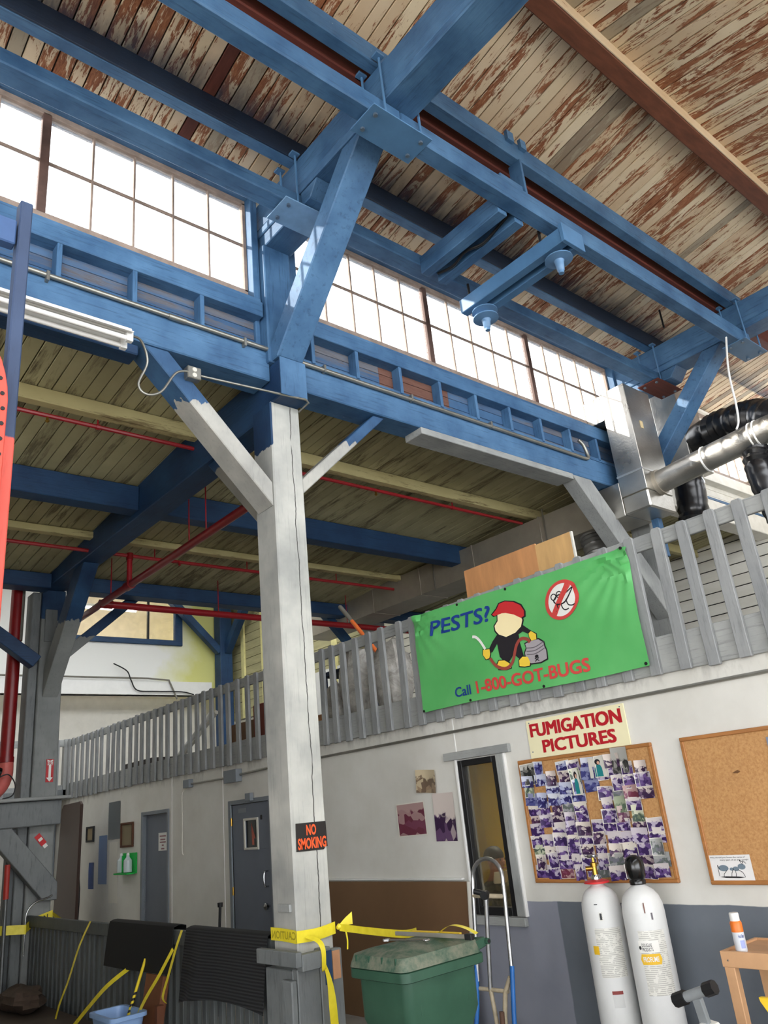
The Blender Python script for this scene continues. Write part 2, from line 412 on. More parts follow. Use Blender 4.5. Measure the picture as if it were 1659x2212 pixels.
# -- far wall of the next bay, with its high window
def far_wall_mat():
    t = NT('white wall with yellow painted end'); s = t.sep(t.geo()); n = t.noise(t.pos((1, 1, 1), False), 1.5, 4)
    e = t.math('ADD', s[0], t.math('MULTIPLY', t.math('SUBTRACT', n, .5), 1.6))
    m = t.ramp(e, 7.6, 8.6)
    return t.out(t.mix(m, srgb(226, 226, 222), srgb(205, 204, 128)), .7)
M_farwall = far_wall_mat()
far = struct('wall_far', MB().box(-10, 5.7, 16.8, 16.95, 4.6, 7.4).box(8.25, 13.3, 16.8, 16.95, 4.6, 7.4).box(5.7, 8.25, 16.8, 16.95, 4.6, 5.78).box(5.7, 8.25, 16.8, 16.95, 6.85, 7.4), M_farwall, 'white upper wall with yellow painted end under the far roof')
struct('wall_far_lower', B(-10, 13.3, 17.5, 17.6, 0, 5.0), M_offwhite, 'white lower wall behind the far balcony')
struct('trim_2', B(-10, 9.0, 16.72, 17.0, 4.6, 4.9), M_white, 'white painted beam across the far wall')
M_glass = None
def pane_mat(name, tint, cloudy):
    t = NT(name); nt = t.t
    tr = t.node('ShaderNodeBsdfTransparent'); tr.inputs[0].default_value = tint
    df = t.node('ShaderNodeBsdfTranslucent'); df.inputs[0].default_value = (.9, .9, .9, 1)
    gl = t.node('ShaderNodeBsdfGlossy'); gl.inputs['Roughness'].default_value = .05
    mx = t.node('ShaderNodeMixShader'); mx.inputs[0].default_value = cloudy; t.link(tr.outputs[0], mx.inputs[1]); t.link(df.outputs[0], mx.inputs[2])
    fr = t.node('ShaderNodeFresnel'); fr.inputs[0].default_value = 1.45
    m2 = t.node('ShaderNodeMixShader'); t.link(t.math('MULTIPLY', fr.outputs[0], .6), m2.inputs[0]); t.link(mx.outputs[0], m2.inputs[1]); t.link(gl.outputs[0], m2.inputs[2])
    t.link(m2.outputs[0], t.n['Material Output'].inputs[0]); return t.m
M_pane = pane_mat('dusty window glass', (.98, .98, .98, 1), .08)
M_glass = pane_mat('clear glass', (.95, .96, .94, 1), .02)
wf = struct('window_1', None, None, 'wide interior window with a blue frame in the far wall')
wf.location = (5.7, 16.8, 5.78)
m = MB().box(5.68, 8.27, 16.74, 16.86, 5.74, 5.86).box(5.68, 8.27, 16.74, 16.86, 6.77, 6.87).box(5.68, 5.78, 16.74, 16.86, 5.84, 6.8).box(8.09, 8.27, 16.74, 16.86, 5.84, 6.8)
m.build('window_frame', M_navy_x, wf, .006)
B(7.42, 7.46, 16.77, 16.83, 5.86, 6.78).build('mullion', M_black, wf)
B(5.78, 7.42, 16.80, 16.806, 5.86, 6.77).build('pane', M_glass, wf); B(7.46, 8.09, 16.80, 16.806, 5.86, 6.77).build('pane', M_glass, wf)
struct('wall_beyond_window', B(-10, 13.3, 18.5, 18.6, 4.9, 7.4), plain('warm white room wall', srgb(222, 205, 180), .7), 'pale room seen through the far window')

# -- walls that close the building behind the viewer, with open loading doors
struct('wall_near', MB().box(-10, -8.5, -7.1, -7, 0, 5.4).box(-8.5, 9, -7.1, -7, 4.6, 5.4).box(9, 13.3, -7.1, -7, 0, 5.4), M_shell)
struct('wall_side', MB().box(-10.1, -10, -7, -5.5, 0, 8).box(-10.1, -10, -5.5, 4.5, 4.6, 8).box(-10.1, -10, 4.5, 7, 0, 8).box(-10.1, -10, 7, 10.5, 3.6, 8).box(-10.1, -10, 10.5, 17.6, 0, 8), M_shell)
struct('wall_added_shade', B(.2, .3, 4.3, 14.6, 0, 4.95), M_shell)  # unseen wall added to keep daylight out of the passage and aisle
struct('wall_near_clerestory', MB().box(-10, 13.3, -.75, -.65, 5.3, 5.75).box(-10, 13.3, -.75, -.65, 7.25, 7.45), M_blue_x)
struct('wall_far_clerestory', MB().box(-10, 13.3, 11.0, 11.1, 5.1, 5.7).box(-10, 13.3, 11.0, 11.1, 7.25, 7.45), M_blue_x)

# -- clerestory wall over the aisle: plate, studs, boards, sill, windows
cl = struct('wall_clerestory', B(-10, 3.3, 5.0, 5.26, 5.64, 5.68), M_blue_x, 'blue stud wall below the clerestory windows')
B(3.58, 9.2, 5.0, 5.26, 5.64, 5.68).build('bottom_plate', M_blue_x, cl)
B(9.5, 13.15, 5.0, 5.26, 5.64, 5.68).build('bottom_plate', M_blue_x, cl)
cw2 = wloc(cl)
stud = B(-.02, .02, 4.985, 5.10, 5.66, 5.97).mesh('stud', M_blue_z, (0, 0, 0), .004)
for sx in (-.26, .32, .90, 1.48, 2.07, 2.66, 3.80, 4.33, 4.90, 5.47, 6.03, 6.60, 7.17, 7.74, 8.31, 8.88, ):
    brown = 5.2 < sx < 5.6 or 4.8 < sx < 5
    o = piece('stud', stud, cl, Vector((sx, 0, 0))-cw2)
M_weather = peel('weathered blue board', (BLUE_D, BLUE), (srgb(84, 80, 84), srgb(108, 110, 116)), .40, .56, (.7, 8, 8), 1, .6)
M_weather2 = peel('worn brown and blue board', (BLUE_D, BLUE), (srgb(92, 56, 44), srgb(112, 80, 68)), .56, .62, (.7, 6, 6), 1, .6)
for (a, b) in ((-3, 3.3), (3.58, 4.7), (4.7, 5.7), (5.7, 9.2), (9.5, 13.15)):
    for k, (z0, z1) in enumerate(((5.68, 5.775), (5.78, 5.885), (5.89, 6.03))):
        B(a, b, 5.10, 5.13, z0, z1).build('board', M_weather2 if a == 4.7 else M_siding if a == 9.5 else M_weather, cl, .003)
for (a, b) in ((-3, 3.26), (3.62, 9.2), (9.5, 13.15)):
    B(a, b, 4.975, 5.12, 5.965, 6.12).build('sill_board', M_siding if a == 9.5 else M_blue_x, cl, .006)
    B(a, b, 5.0, 5.24, 6.125, 6.17).build('sill_cap', M_siding if a == 9.5 else M_blue_x, cl, .006)
    B(a, b, 5.06, 5.26, 7.36, zA(5.2)+.02).build('head_board', M_siding if a == 9.5 else M_blue_x, cl, .004)
M_sash = plain('rust stained sash steel', srgb(150, 132, 120), .7, 0, .25, 9)
M_sashdark = plain('dark rusty mullion steel', srgb(92, 70, 62), .7, 0, .25, 9)
def cl_window(num, label, xs, heavy, x0, x1, jambs):
    wn = struct('window_%d' % num, None, None, label); wn.location = ((x0+x1)/2, 5.15, 6.17); wl = wloc(wn)
    fm = MB().box(x0, x1, 5.12, 5.18, 6.17, 6.32).box(x0, x1, 5.12, 5.18, 7.31, 7.37).box(x0, x0+.04, 5.12, 5.18, 6.3, 7.33).box(x1-.04, x1, 5.12, 5.18, 6.3, 7.33)
    fm.build('window_frame', M_sash, wn, .003)
    for a, b in jambs: B(a, b, 5.02, 5.24, 6.17, 7.36).build('jamb', M_blue_z, wn, .005)
    hv = B(-.035, .035, 5.12, 5.18, 6.31, 7.33).mesh('mullion', M_sashdark, (0, 0, 0), .003); lt = B(-.009, .009, 5.135, 5.165, 6.31, 7.33).mesh('glazing_bar', M_sash, (0, 0, 0), .002)
    edges = [x0+.04]+list(xs)+[x1-.04]
    for xx in xs: piece('mullion' if xx in heavy else 'glazing_bar', hv if xx in heavy else lt, wn, Vector((xx, 0, 0))-wl)
    B(x0+.03, x1-.03, 5.138, 5.162, 6.832, 6.850).build('glazing_bar', M_sash, wn)
    for a, b in zip(edges, edges[1:]):
        for z0, z1 in ((6.315, 6.832), (6.85, 7.32)):
            B(a, b, 5.149, 5.153, z0, z1).build('pane', M_pane, wn)
cl_window(2, 'clerestory window left of the timber post, white with daylight', (-2.6, -2.2, -1.85, -1.5, -1.1, -.75, -.4, -.05, .3, .65, 1.0, 1.36, 1.75, 2.11, 2.47, 2.82), (1.36, -1.1), -3.0, 3.21, ((3.2, 3.27),))
cl_window(3, 'long clerestory window right of the timber post', (4.12, 4.48, 4.83, 5.20, 5.57, 5.95, 6.31, 6.67, 7.02, 7.38, 7.74, 8.09, 8.45, 8.80), (5.57, 7.38), 3.68, 9.17, ((3.60, 3.69), (9.16, 9.22)))
cl_window(4, 'clerestory window beyond the silver duct', (9.95, 10.3, 10.65, 11.0, 11.35, 11.7, 12.05, 12.4, 12.75), (11.35,), 9.55, 13.12, ())

# -- the office wall under the mezzanine
def office_mat():
    t = NT('office wall paint'); s = t.sep(t.geo()); n = t.noise(t.pos((1, 1, 1), False), 2.2, 6, .6)
    base = t.mix(t.ramp(n, .3, .75), srgb(206, 203, 194), srgb(220, 218, 211))
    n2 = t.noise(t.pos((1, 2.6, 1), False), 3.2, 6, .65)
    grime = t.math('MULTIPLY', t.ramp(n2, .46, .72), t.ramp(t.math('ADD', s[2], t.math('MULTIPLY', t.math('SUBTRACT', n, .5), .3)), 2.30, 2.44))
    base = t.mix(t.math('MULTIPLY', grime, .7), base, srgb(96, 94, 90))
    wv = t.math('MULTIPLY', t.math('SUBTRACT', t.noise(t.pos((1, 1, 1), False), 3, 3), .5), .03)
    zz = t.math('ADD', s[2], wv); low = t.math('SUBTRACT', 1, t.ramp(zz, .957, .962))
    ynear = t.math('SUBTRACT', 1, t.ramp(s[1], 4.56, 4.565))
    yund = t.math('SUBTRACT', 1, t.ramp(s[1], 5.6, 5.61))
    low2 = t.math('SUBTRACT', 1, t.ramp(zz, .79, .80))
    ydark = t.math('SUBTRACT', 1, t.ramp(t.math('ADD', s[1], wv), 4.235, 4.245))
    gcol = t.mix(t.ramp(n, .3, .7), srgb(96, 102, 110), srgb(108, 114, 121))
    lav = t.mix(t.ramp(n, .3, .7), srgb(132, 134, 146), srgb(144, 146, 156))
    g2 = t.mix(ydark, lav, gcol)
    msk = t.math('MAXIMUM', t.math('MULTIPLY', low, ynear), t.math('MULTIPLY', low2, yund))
    return t.out(t.mix(msk, base, g2), .65, 0, n, .08, .006)
M_office = office_mat()
def wall_with_holes(x0, x1, ya, yb, z1, holes):
    m = MB(); y = ya
    for (h0, h1, zb, zt) in sorted(holes):
        m.box(x0, x1, y, h0, 0, z1)
        if zb > 0: m.box(x0, x1, h0, h1, 0, zb)
        m.box(x0, x1, h0, h1, zt, z1); y = h1
    m.box(x0, x1, y, yb, 0, z1); return m
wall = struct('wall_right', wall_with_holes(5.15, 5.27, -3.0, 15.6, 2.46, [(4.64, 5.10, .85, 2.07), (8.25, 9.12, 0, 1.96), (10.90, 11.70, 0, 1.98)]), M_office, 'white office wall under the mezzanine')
for ys in (5.112, 9.33, 10.775): B(5.144, 5.152, ys-.006, ys+.006, .0 if ys > 6 else 1.12, 2.44).build('caulk_seam', M_white, wall)
struct('wall_back', B(3.7, 5.15, 15.5, 15.6, 0, 2.46), M_offwhite, 'narrow white wall that closes the passage')
struct('floor_mezzanine', MB().box(5.13, 13.1, -3, 15.1, 2.46, 2.6).box(-1, 5.13, 14.9, 16.7, 2.46, 2.6).box(5.13, 13.1, 15.1, 16.7, 2.46, 2.6), M_greyd, 'mezzanine floor over the offices')
# office room behind the narrow window
M_room = plain('mustard yellow office paint', srgb(196, 168, 74), .7, 0, .05)
struct('wall_office_back', B(7.6, 7.7, 2.6, 8.0, 0, 2.46), M_room, 'mustard yellow wall inside the office')
struct('wall_office_side', MB().box(5.27, 7.6, 2.6, 2.7, 0, 2.46).box(5.27, 7.6, 7.4, 7.5, 0, 2.46), M_room, 'mustard side walls inside the office')

# ================================================================== TIMBER FRAME
T = 'timber'
def beam(name, box, mat, label, cat='beam', group=None, bevel=.01): return solo(name, B(*box), mat, label, cat, group, bevel)
# main post with its boxed foot
post = thing('timber_post', 'tall grey timber post carrying the no smoking sign, blue at its shoulder', 'post', (3.45, 5.15, 0))
B(3.30, 3.60, 5.0, 5.3, 0, 5.13).build('shaft', M_post, post, .012)
for (bx) in ((3.235, 3.30, 4.98, 5.32, 0, .80), (3.24, 3.42, 4.93, 5.0, 0, .81), (3.425, 3.52, 4.93, 5.0, 0, .90), (3.525, 3.61, 4.93, 4.995, 0, .88)):
    B(*bx).build('cladding_board', M_greyd, post, .006)
B(3.19, 3.235, 4.86, 5.36, .83, .92).build('collar_board', M_greyd, post, .004)
B(3.238, 3.40, 4.86, 4.928, .80, .90).build('collar_board', M_greyd, post, .004)
B(3.19, 3.235, 4.93, 5.06, .50, .75).build('block', M_greyd, post, .008)
B(3.527, 3.59, 4.926, 4.931, .70, .87).build('bare_patch', plain('bare peach wood', srgb(190, 140, 104), .7), post)
B(3.46, 3.52, 4.926, 4.931, .68, .88).build('blue_patch', M_navy_z, post)
B(3.278, 3.30, 5.05, 5.2, 1.14, 1.19).build('hasp_plate', M_grey_z, post, .003)
post2 = thing('timber_post', 'grey timber post with the red fire arrow sign, beside the thick red pipe', 'post', (3.45, 11.05, 0))
B(3.30, 3.61, 10.9, 11.2, 0, 5.038).build('shaft', M_post2, post2, .012)
B(3.34, 3.50, 10.87, 10.9, 4.30, 4.75).build('cleat', M_greyd, post2, .006)
B(3.18, 3.298, 10.95, 11.2, 0, 5.0).build('side_board', M_greyd, post2, .01)
beam('timber_post', (9.2, 9.5, 5.0, 5.3, 2.6, 5.33), M_grey_z, 'grey timber post on the mezzanine behind the green banner', 'post')
beam('timber_post', (9.1, 9.42, 16.45, 16.75, 2.6, 7.3), M_navy_z, 'blue timber post against the far yellow wall', 'post')
beam('timber_post', (9.2, 9.5, 10.9, 11.2, 2.6, 5.0), M_grey_z, 'grey timber post rising behind the bagged goods', 'post')
# low girders
lg = thing('timber_girder', 'deep blue girder running back over the tall grey post to the rear post', 'beam', (3.46, 8.0, 5.12))
MB().prism([(4.85, 5.13), (5.301, 5.13), (5.301, 5.04), (11.15, 5.04), (11.15, 5.49), (4.85, 5.49)], 'x', 3.32, 3.60).build('beam', M_navy_y, lg, .010)
B(3.315, 3.585, 4.835, 4.85, 5.13, 5.50).build('end_grain', M_blue_z, lg, .004)
beam('timber_girder', (9.22, 9.5, 4.85, 11.15, 5.33, 5.49), M_navy_y, 'blue girder beyond the long silver trunk duct')
# header beams under the clerestory
beam('header_beam', (-10, 3.318, 5.0, 5.28, 5.33, 5.64), M_blue_x, 'blue header beam above the fluorescent light')
beam('header_beam', (3.60, 9.2, 5.0, 5.28, 5.33, 5.64), M_blue_x, 'blue header beam from the grey post to the silver duct')
beam('header_beam', (9.5, 13.15, 5.0, 5.28, 5.33, 5.64), M_siding, 'pale header beam behind the silver duct')
beam('ledger_board', (-10, 2.14, 5.06, 5.24, 5.24, 5.33), M_navy_x, 'narrow blue ledger under the header beside the fluorescent light')
solo('bolster_board', B(5.1, 7.63, 4.985, 5.24, 5.255, 5.33), M_grey_x, 'grey board fixed under the blue header beam', 'board', bevel=.006)
# knee braces
def knee(poly, axis, a0, a1, mat, label, name='knee_brace'): return solo(name, MB().prism(poly, axis, a0, a1), mat, label, 'brace', None, .008)
def brace(name, p0, p1, w, h, side, mat, label, group=None):
    return solo(name, MB().bar(p0, p1, w, h, side), mat, label, 'brace', group, .008)
knee([(3.30, 4.155), (3.30, 4.367), (2.372, 5.33), (2.16, 5.33)], 'y', 5.02, 5.26, M_brace2, 'knee brace half blue half grey carrying the electrical outlet')
knee([(3.60, 4.31), (3.60, 4.45), (4.517, 5.33), (4.657, 5.33)], 'y', 5.04, 5.20, M_brace2, 'thin knee brace half blue half grey on the far side of the post')
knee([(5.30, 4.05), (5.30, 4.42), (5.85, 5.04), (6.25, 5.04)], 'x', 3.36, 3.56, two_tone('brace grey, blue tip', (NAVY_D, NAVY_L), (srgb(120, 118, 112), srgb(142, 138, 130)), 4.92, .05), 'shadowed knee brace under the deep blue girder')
knee([(9.20, 3.65), (9.20, 4.06), (8.02, 5.33), (7.64, 5.33)], 'y', 5.0, 5.2, M_grey_z, 'wide pale grey knee brace rising behind the green banner')
knee([(10.9, 3.55), (10.9, 3.935), (9.89, 5.04), (9.54, 5.04)], 'x', 3.36, 3.56, M_brace3, 'broad knee brace from the rear post up to the girder')
knee([(3.61, 4.02), (3.61, 4.20), (4.60, 5.10), (4.80, 5.10)], 'y', 10.95, 11.09, M_brace3, 'grey knee brace crossing in front of the far window')
brace('knee_brace', (2.2, 10.80, 4.70), (3.22, 10.80, 3.99), .18, .17, (0, 1, 0), M_navy_x, 'deep blue brace in front of the thick red pipe')
brace('knee_brace', (7.9, 16.55, 6.75), (9.12, 16.55, 5.6), .18, .16, (0, 1, 0), M_navy_x, 'blue brace right of the far window')
brace('knee_brace', (9.3, 15.2, 6.9), (9.3, 16.5, 5.6), .18, .18, (1, 0, 0), M_navy_y, 'blue brace leaning on the far blue post')
knee([(9.20, 4.0), (9.20, 4.18), (8.30, 5.10), (8.10, 5.10)], 'y', 10.95, 11.09, M_brace3, 'grey knee brace behind the bagged goods')
# aisle ceiling members
for (nm, y0, y1, z0, mat, lbl, cat) in (
    ('ceiling_joist', 6.34, 6.45, 5.365, M_joist, 'yellowed ceiling joist nearest the clerestory', 'joist'),
    ('aisle_beam', 7.76, 7.97, 5.10, M_navy_x, 'blue cross beam in the middle of the aisle ceiling', 'beam'),
    ('ceiling_joist', 9.14, 9.26, 5.225, M_joist, 'yellowed ceiling joist between the two blue cross beams', 'joist')):
    if nm == 'aisle_beam':
        beam(nm, (-10, 3.318, y0, y1, z0, zL(y1)), mat, lbl+', near piece left of the girder', cat)
        beam(nm, (3.602, 13.1, y0, y1, z0, zL(y1)), mat, lbl+', piece right of the girder', cat)
    else:
        beam(nm, (-10, 13.1, y0, y1, max(z0, 5.0), zL(y1)+.01), mat, lbl, cat)
beam('aisle_beam', (-10, 3.318, 10.62, 10.88, 4.98, zL(10.88)), M_navy_x, 'blue cross beam at the back, left of the girder')
beam('aisle_beam', (3.602, 13.1, 10.62, 10.88, 4.98, zL(10.88)), M_navy_x, 'blue cross beam at the back above the far window')
# upper post, bolster, strut and girder of each roof frame
def roof_frame(X, first):
    q = 'near' if first else 'far'
    g = thing('roof_girder', 'thick blue roof girder over the tall grey post' if first else 'blue roof girder crossing above the silver ducts', 'beam', (X+.15, 2.2, 6.91))
    B(X, X+.3, -.7, 5.25, 7.0, 7.31).build('upper_timber', M_blue_y, g, .012)
    B(X-.012, X+.312, -.7, 5.2, 6.91, 6.992).build('lower_timber', M_blue_y, g, .010)
    MB().prism([(4.10, 6.91), (4.22, 6.77), (4.35, 6.77), (4.35, 6.91)], 'x', X+.005, X+.295).build('corbel', M_blue_y, g, .008)
    MB().prism([(4.55, 6.91), (4.55, 6.77), (5.2, 6.77), (5.2, 6.91)], 'x', X+.005, X+.295).build('corbel', M_blue_y, g, .008)
    beam('clerestory_post', (X-.02, X+.27, 4.95, 5.22, 5.50 if first else 5.64, 6.77), M_blue_z, 'blue clerestory post between the two window runs' if first else 'blue clerestory post behind the silver duct', 'post')
    beam('post_backing', (X-.07, X-.02, 5.06, 5.2, 5.66, 6.9), M_blue_z, 'thin blue board on the shaded side of the clerestory post' if first else 'thin blue board beside the far clerestory post', 'board')
    st = solo('roof_strut', MB().prism([(4.86, 5.51), (5.02, 5.51), (5.02, 5.62), (3.74, 6.908), (3.47, 6.908)], 'x', X+.005, X+.275), M_blue_d, 'heavy diagonal blue strut with sawn face rising from the post block' if first else 'diagonal blue strut behind the silver ducts', 'strut', None, .01)
    # hanger plates, rods and washers
    for (yy0, yy1, zb, nm) in ((3.10, 3.40, 6.705, 'crane'), (4.30, 4.62, 6.752, 'sash')):
        lab = {('crane', True): 'blue bolted hanger plate under the near girder end of the strut', ('sash', True): 'pale bolted hanger plate beside the clerestory post', ('crane', False): 'blue hanger plate under the far roof girder', ('sash', False): 'brown hanger plate above the silver duct'}[(nm, first)]
        pl = thing('hanger_plate', lab, 'bracket', (X+.15, (yy0+yy1)/2, zb))
        B(X-.19, X+.42, yy0, yy1, zb-.012, zb).build('plate', {('sash', True): M_platepale, ('sash', False): M_brown}.get((nm, first), M_steelblue), pl, .003)
        for ax in (-.12, .35):
            for ay in (yy0+.07, yy1-.07):
                MB().lathe([(.019, -.03), (.019, -.012)], (X+ax, ay, zb), 6).build('bolt', M_bolt, pl)
        for ax in (-.035, .335):
            for ay in (yy0+.04, yy1-.04):
                MB().tube([(X+ax, ay, zb), (X+ax, ay, 7.36)], .011, 8).build('rod', M_steelblue, pl, 0, True)
                B(X+ax-.05, X+ax+.03, ay-.035, ay+.035, 7.315, 7.335).build('washer', M_steelblue, pl, .002)
roof_frame(3.3, True); roof_frame(9.2, False)
# beams hung below the girders and purlins resting on them
beam('hung_beam', (-10, 3.46, 3.17, 3.32, 6.72, 6.905), M_blue_x, 'blue hung beam crossing the top of the picture to the hanger plate')
beam('hung_beam', (3.465, 9.36, 3.17, 3.32, 6.70, 6.905), M_blue_x, 'long blue hung beam above the two disc insulators')
beam('sash_beam', (-10, 3.45, 4.355, 4.54, 6.767, 6.905), M_blue_x, 'blue beam over the clerestory window left of the post')
beam('sash_beam', (3.455, 9.36, 4.355, 4.54, 6.767, 6.905), M_blue_x, 'blue beam over the long clerestory window right of the post')
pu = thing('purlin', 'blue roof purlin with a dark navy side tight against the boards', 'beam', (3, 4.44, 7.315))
B(-10, 9.6, 4.386, 4.50, 7.315, 7.525).build('core', M_blue_x, pu, .008)
B(-10, 9.6, 4.368, 4.385, 7.318, 7.545).build('darker_side', painted('dark navy timber', srgb(26, 40, 60), srgb(20, 30, 46), srgb(34, 50, 72), (.35, 5, 5)), pu, .003)  # thin piece that makes the -y side darker than the core
beam('purlin', (-10, 9.5, 3.186, 3.30, 7.315, 7.52), M_blue_x, 'blue purlin beside the dark brown one, top of the picture')
beam('purlin', (-10, 13.1, 3.375, 3.50, 7.315, zA(3.45)+.004), M_brown, 'dark brown unpainted purlin in the slot between two blue beams')
rb = thing('ridge_beam', 'rust brown ridge beam with a whitewashed side at the roof peak', 'beam', (6, 2.245, 7.78))
B(-10, 13.1, 2.165, 2.34, 7.78, 7.94).build('core', M_ridge, rb, .01)
B(-10, 13.1, 2.150, 2.164, 7.785, 7.94).build('whitewashed_side', M_ridgepale, rb, .003)
# rear platform timber beside the post
beam('platform_beam', (-2, 3.62, 10.70, 10.88, 1.955, 2.245), M_greyd, 'grey platform beam bolted across the rear post')
beam('platform_board', (-2, 3.7, 10.6, 11.6, 2.25, 2.29), M_grey_x, 'grey deck board resting on the platform beam', 'board')
knee([(2.725, 1.955), (3.043, 1.955), (3.62, 1.29), (3.62, 1.09), (3.46, 1.10)], 'y', 10.72, 10.88, M_greyd, 'grey diagonal brace below the platform beam', 'platform_brace')

# ================================================================== THINGS ON AND AROUND THE OFFICE WALL
def text2d(s, shear=0, bold=0, spacing=1.0):
    cu = bpy.data.curves.new('lettering', 'FONT'); cu.body = s; cu.shear = shear; cu.offset = bold; cu.space_character = spacing; cu.resolution_u = 3
    ob = bpy.data.objects.new('lettering_tmp', cu); col.objects.link(ob)
    dg = bpy.context.evaluated_depsgraph_get(); dg.update()
    me = bpy.data.meshes.new_from_object(ob.evaluated_get(dg))
    vs = [(v.co.x, v.co.y) for v in me.vertices]; fs = [tuple(p.vertices) for p in me.polygons]
    bpy.data.objects.remove(ob); bpy.data.curves.remove(cu); bpy.data.meshes.remove(me)
    x0, x1 = min(v[0] for v in vs), max(v[0] for v in vs); y0, y1 = min(v[1] for v in vs), max(v[1] for v in vs)
    return [((a-x0)/(x1-x0), (b-y0)/(y1-y0)) for a, b in vs], fs, (x1-x0)/(y1-y0)
def text_map(s, fn, **kw):
    """fn(a, b) with a, b in 0..1 over the lettering box -> point"""
    hv = kw.pop('heavy', None); vs, fs, asp = text2d(s, **kw); m = MB()
    for da, db in (((0, 0),) if not hv else ((0, 0), (hv[0], hv[1]), (-hv[0], hv[1]), (hv[0], -hv[1]), (-hv[0], -hv[1]))): m.add([Vector(fn(a+da, b+db))-Vector((da*.02+db*.003, 0, 0)) for a, b in vs], fs)
    return m
def fill_map(pts, fn, rings=7):
    """filled outline that follows a wavy sheet: concentric rings about the centre"""
    n = len(pts); c = (sum(q[0] for q in pts)/n, sum(q[1] for q in pts)/n); m = MB()
    for k in range(1, rings+1):
        for a, b in pts: m.v.append(tuple(fn(c[0]+(a-c[0])*k/rings, c[1]+(b-c[1])*k/rings)))
    m.f.append(tuple(range(n)))
    for k in range(rings-1):
        for j in range(n): m.f.append((k*n+j, k*n+(j+1) % n, (k+1)*n+(j+1) % n, (k+1)*n+j))
    return m
def poly_map(pts, fn): return MB().add([fn(a, b) for a, b in pts], [tuple(range(len(pts)))])
def circ(cx, cy, rx, ry, n=18): return [(cx+rx*math.cos(2*math.pi*i/n), cy+ry*math.sin(2*math.pi*i/n)) for i in range(n)]
def strip_map(path, hw, fn, n=5):
    p = smoothpath([(a, b, 0) for a, b in path], n); L = []; R = []
    for i, q in enumerate(p):
        d = (p[min(i+1, len(p)-1)]-p[max(i-1, 0)]); d = Vector((d.x*2.385, d.y*.9, 0)).normalized(); nx, ny = -d.y*hw/2.385, d.x*hw/.9
        L.append((q.x+nx, q.y+ny)); R.append((q.x-nx, q.y-ny))
    m = MB(); k = len(p)
    return m.add([fn(*a) for a in L]+[fn(*a) for a in R], [(i, i+1, k+i+1, k+i) for i in range(k-1)])
def flat(name, c, rough=.6): 
    t = NT(name); return t.out(c, rough)
# ---- mezzanine railing
rail = thing('mezzanine_railing', 'grey slatted railing along the mezzanine edge above the office wall', 'railing', (5.10, 8, 2.43))
B(5.12, 5.155, .6, 14.98, 3.34, 3.455).build('top_rail', M_grey_y, rail, .005)
B(5.12, 5.148, .6, 14.98, 2.44, 2.70).build('rim_board', M_grey_y, rail, .005)
rl = wloc(rail)
M_slat = painted('grey slat paint', srgb(140, 142, 142), srgb(120, 122, 124), srgb(160, 161, 159), (6, 6, .5))
sl = MB().prism([(-.042, 2.43), (.042, 2.43), (.042, 3.435), (.028, 3.46), (-.028, 3.46), (-.042, 3.435)], 'x', 5.086, 5.119).mesh('baluster', M_slat, (0, 0, 0), .004)
y = 1.2
while y < 14.92:
    wy = .05 if abs(y-2.75) < .1 else 0
    piece('baluster', sl, rail, Vector((R_.uniform(-.003, .003), y, R_.uniform(-.012, .006)))-rl, (R_.uniform(-.012, .012), 0, 0))
    y += .2235
B(5.04, 5.16, 14.90, 15.02, 2.43, 3.47).build('corner_post', M_grey_z, rail, .006)
rail2 = thing('landing_railing', 'short grey railing at the far end behind the rear post', 'railing', (4.3, 14.95, 2.46))
B(-1, 5.04, 14.92, 14.96, 3.34, 3.46).build('top_rail', M_grey_x, rail2, .005)
B(-1, 5.04, 14.92, 14.96, 2.46, 2.68).build('rim_board', M_grey_x, rail2, .005)
rl2 = wloc(rail2)
s2 = B(-.05, .05, 14.88, 14.92, 2.44, 3.45).mesh('baluster', M_slat, (0, 0, 0), .004)
for k in range(20): piece('baluster', s2, rail2, Vector((-.8+k*.3, 0, 0))-rl2)
# ---- banner
def ban(s, t, off=0.0):
    yy = 5.375 + (2.99-5.375)*s
    zt = 3.44-.04*s - .018*math.sin(math.pi*s)*(1-.3*math.sin(math.pi*s*4)**2); zb = 2.53-.025*s + .008*math.sin(math.pi*2*s)
    zz = zb + (zt-zb)*t
    d = .010*math.sin(9*s+5*t) * (1-abs(2*t-1)**3) + .006*math.sin(17*s-3*t)
    cr = math.exp(-((s-1)**2*18+(t-1)**2*6)); cl_ = math.exp(-(s**2*30+(t-1)**2*8))
    d += .020*cr*math.sin(26*math.atan2(1-t+.01, (1-s)*2.6+.01)) + .018*cl_*math.sin(22*math.atan2(1-t+.01, s*2.6+.01))
    return Vector((5.052+d-off, yy, zz))
bn = thing('banner', 'green vinyl pest control banner hung on the railing slats', 'banner', (5.06, 4.18, 2.5))
t = NT('green vinyl'); n_ = t.noise(t.pos((1, 1, 1), False), 3, 3)
M_vinyl = t.out(t.mix(t.ramp(n_, .3, .7), srgb(84, 172, 94), srgb(98, 184, 106)), .42, spec=.5)
MB().grid(lambda u, v: ban(u, v), 70, 28, .0015).build('sheet', M_vinyl, bn, 0, True)
D = lambda o: (lambda a, b: ban(a, b, o+.002))
def on_box(s0, s1, t0, t1, o, slant=0): return lambda a, b: ban(s0+(s1-s0)*a, t0+(t1-t0)*b + slant*a, o+.002)
F_navy, F_red, F_redm = flat('navy print', srgb(28, 62, 140), .45), flat('red print', srgb(206, 70, 66), .45), flat('cap red print', srgb(196, 44, 48), .45)
F_white, F_black, F_yel = flat('white print', srgb(232, 230, 224), .5), flat('black print', srgb(30, 26, 32), .5), flat('yellow print', srgb(236, 200, 66), .5)
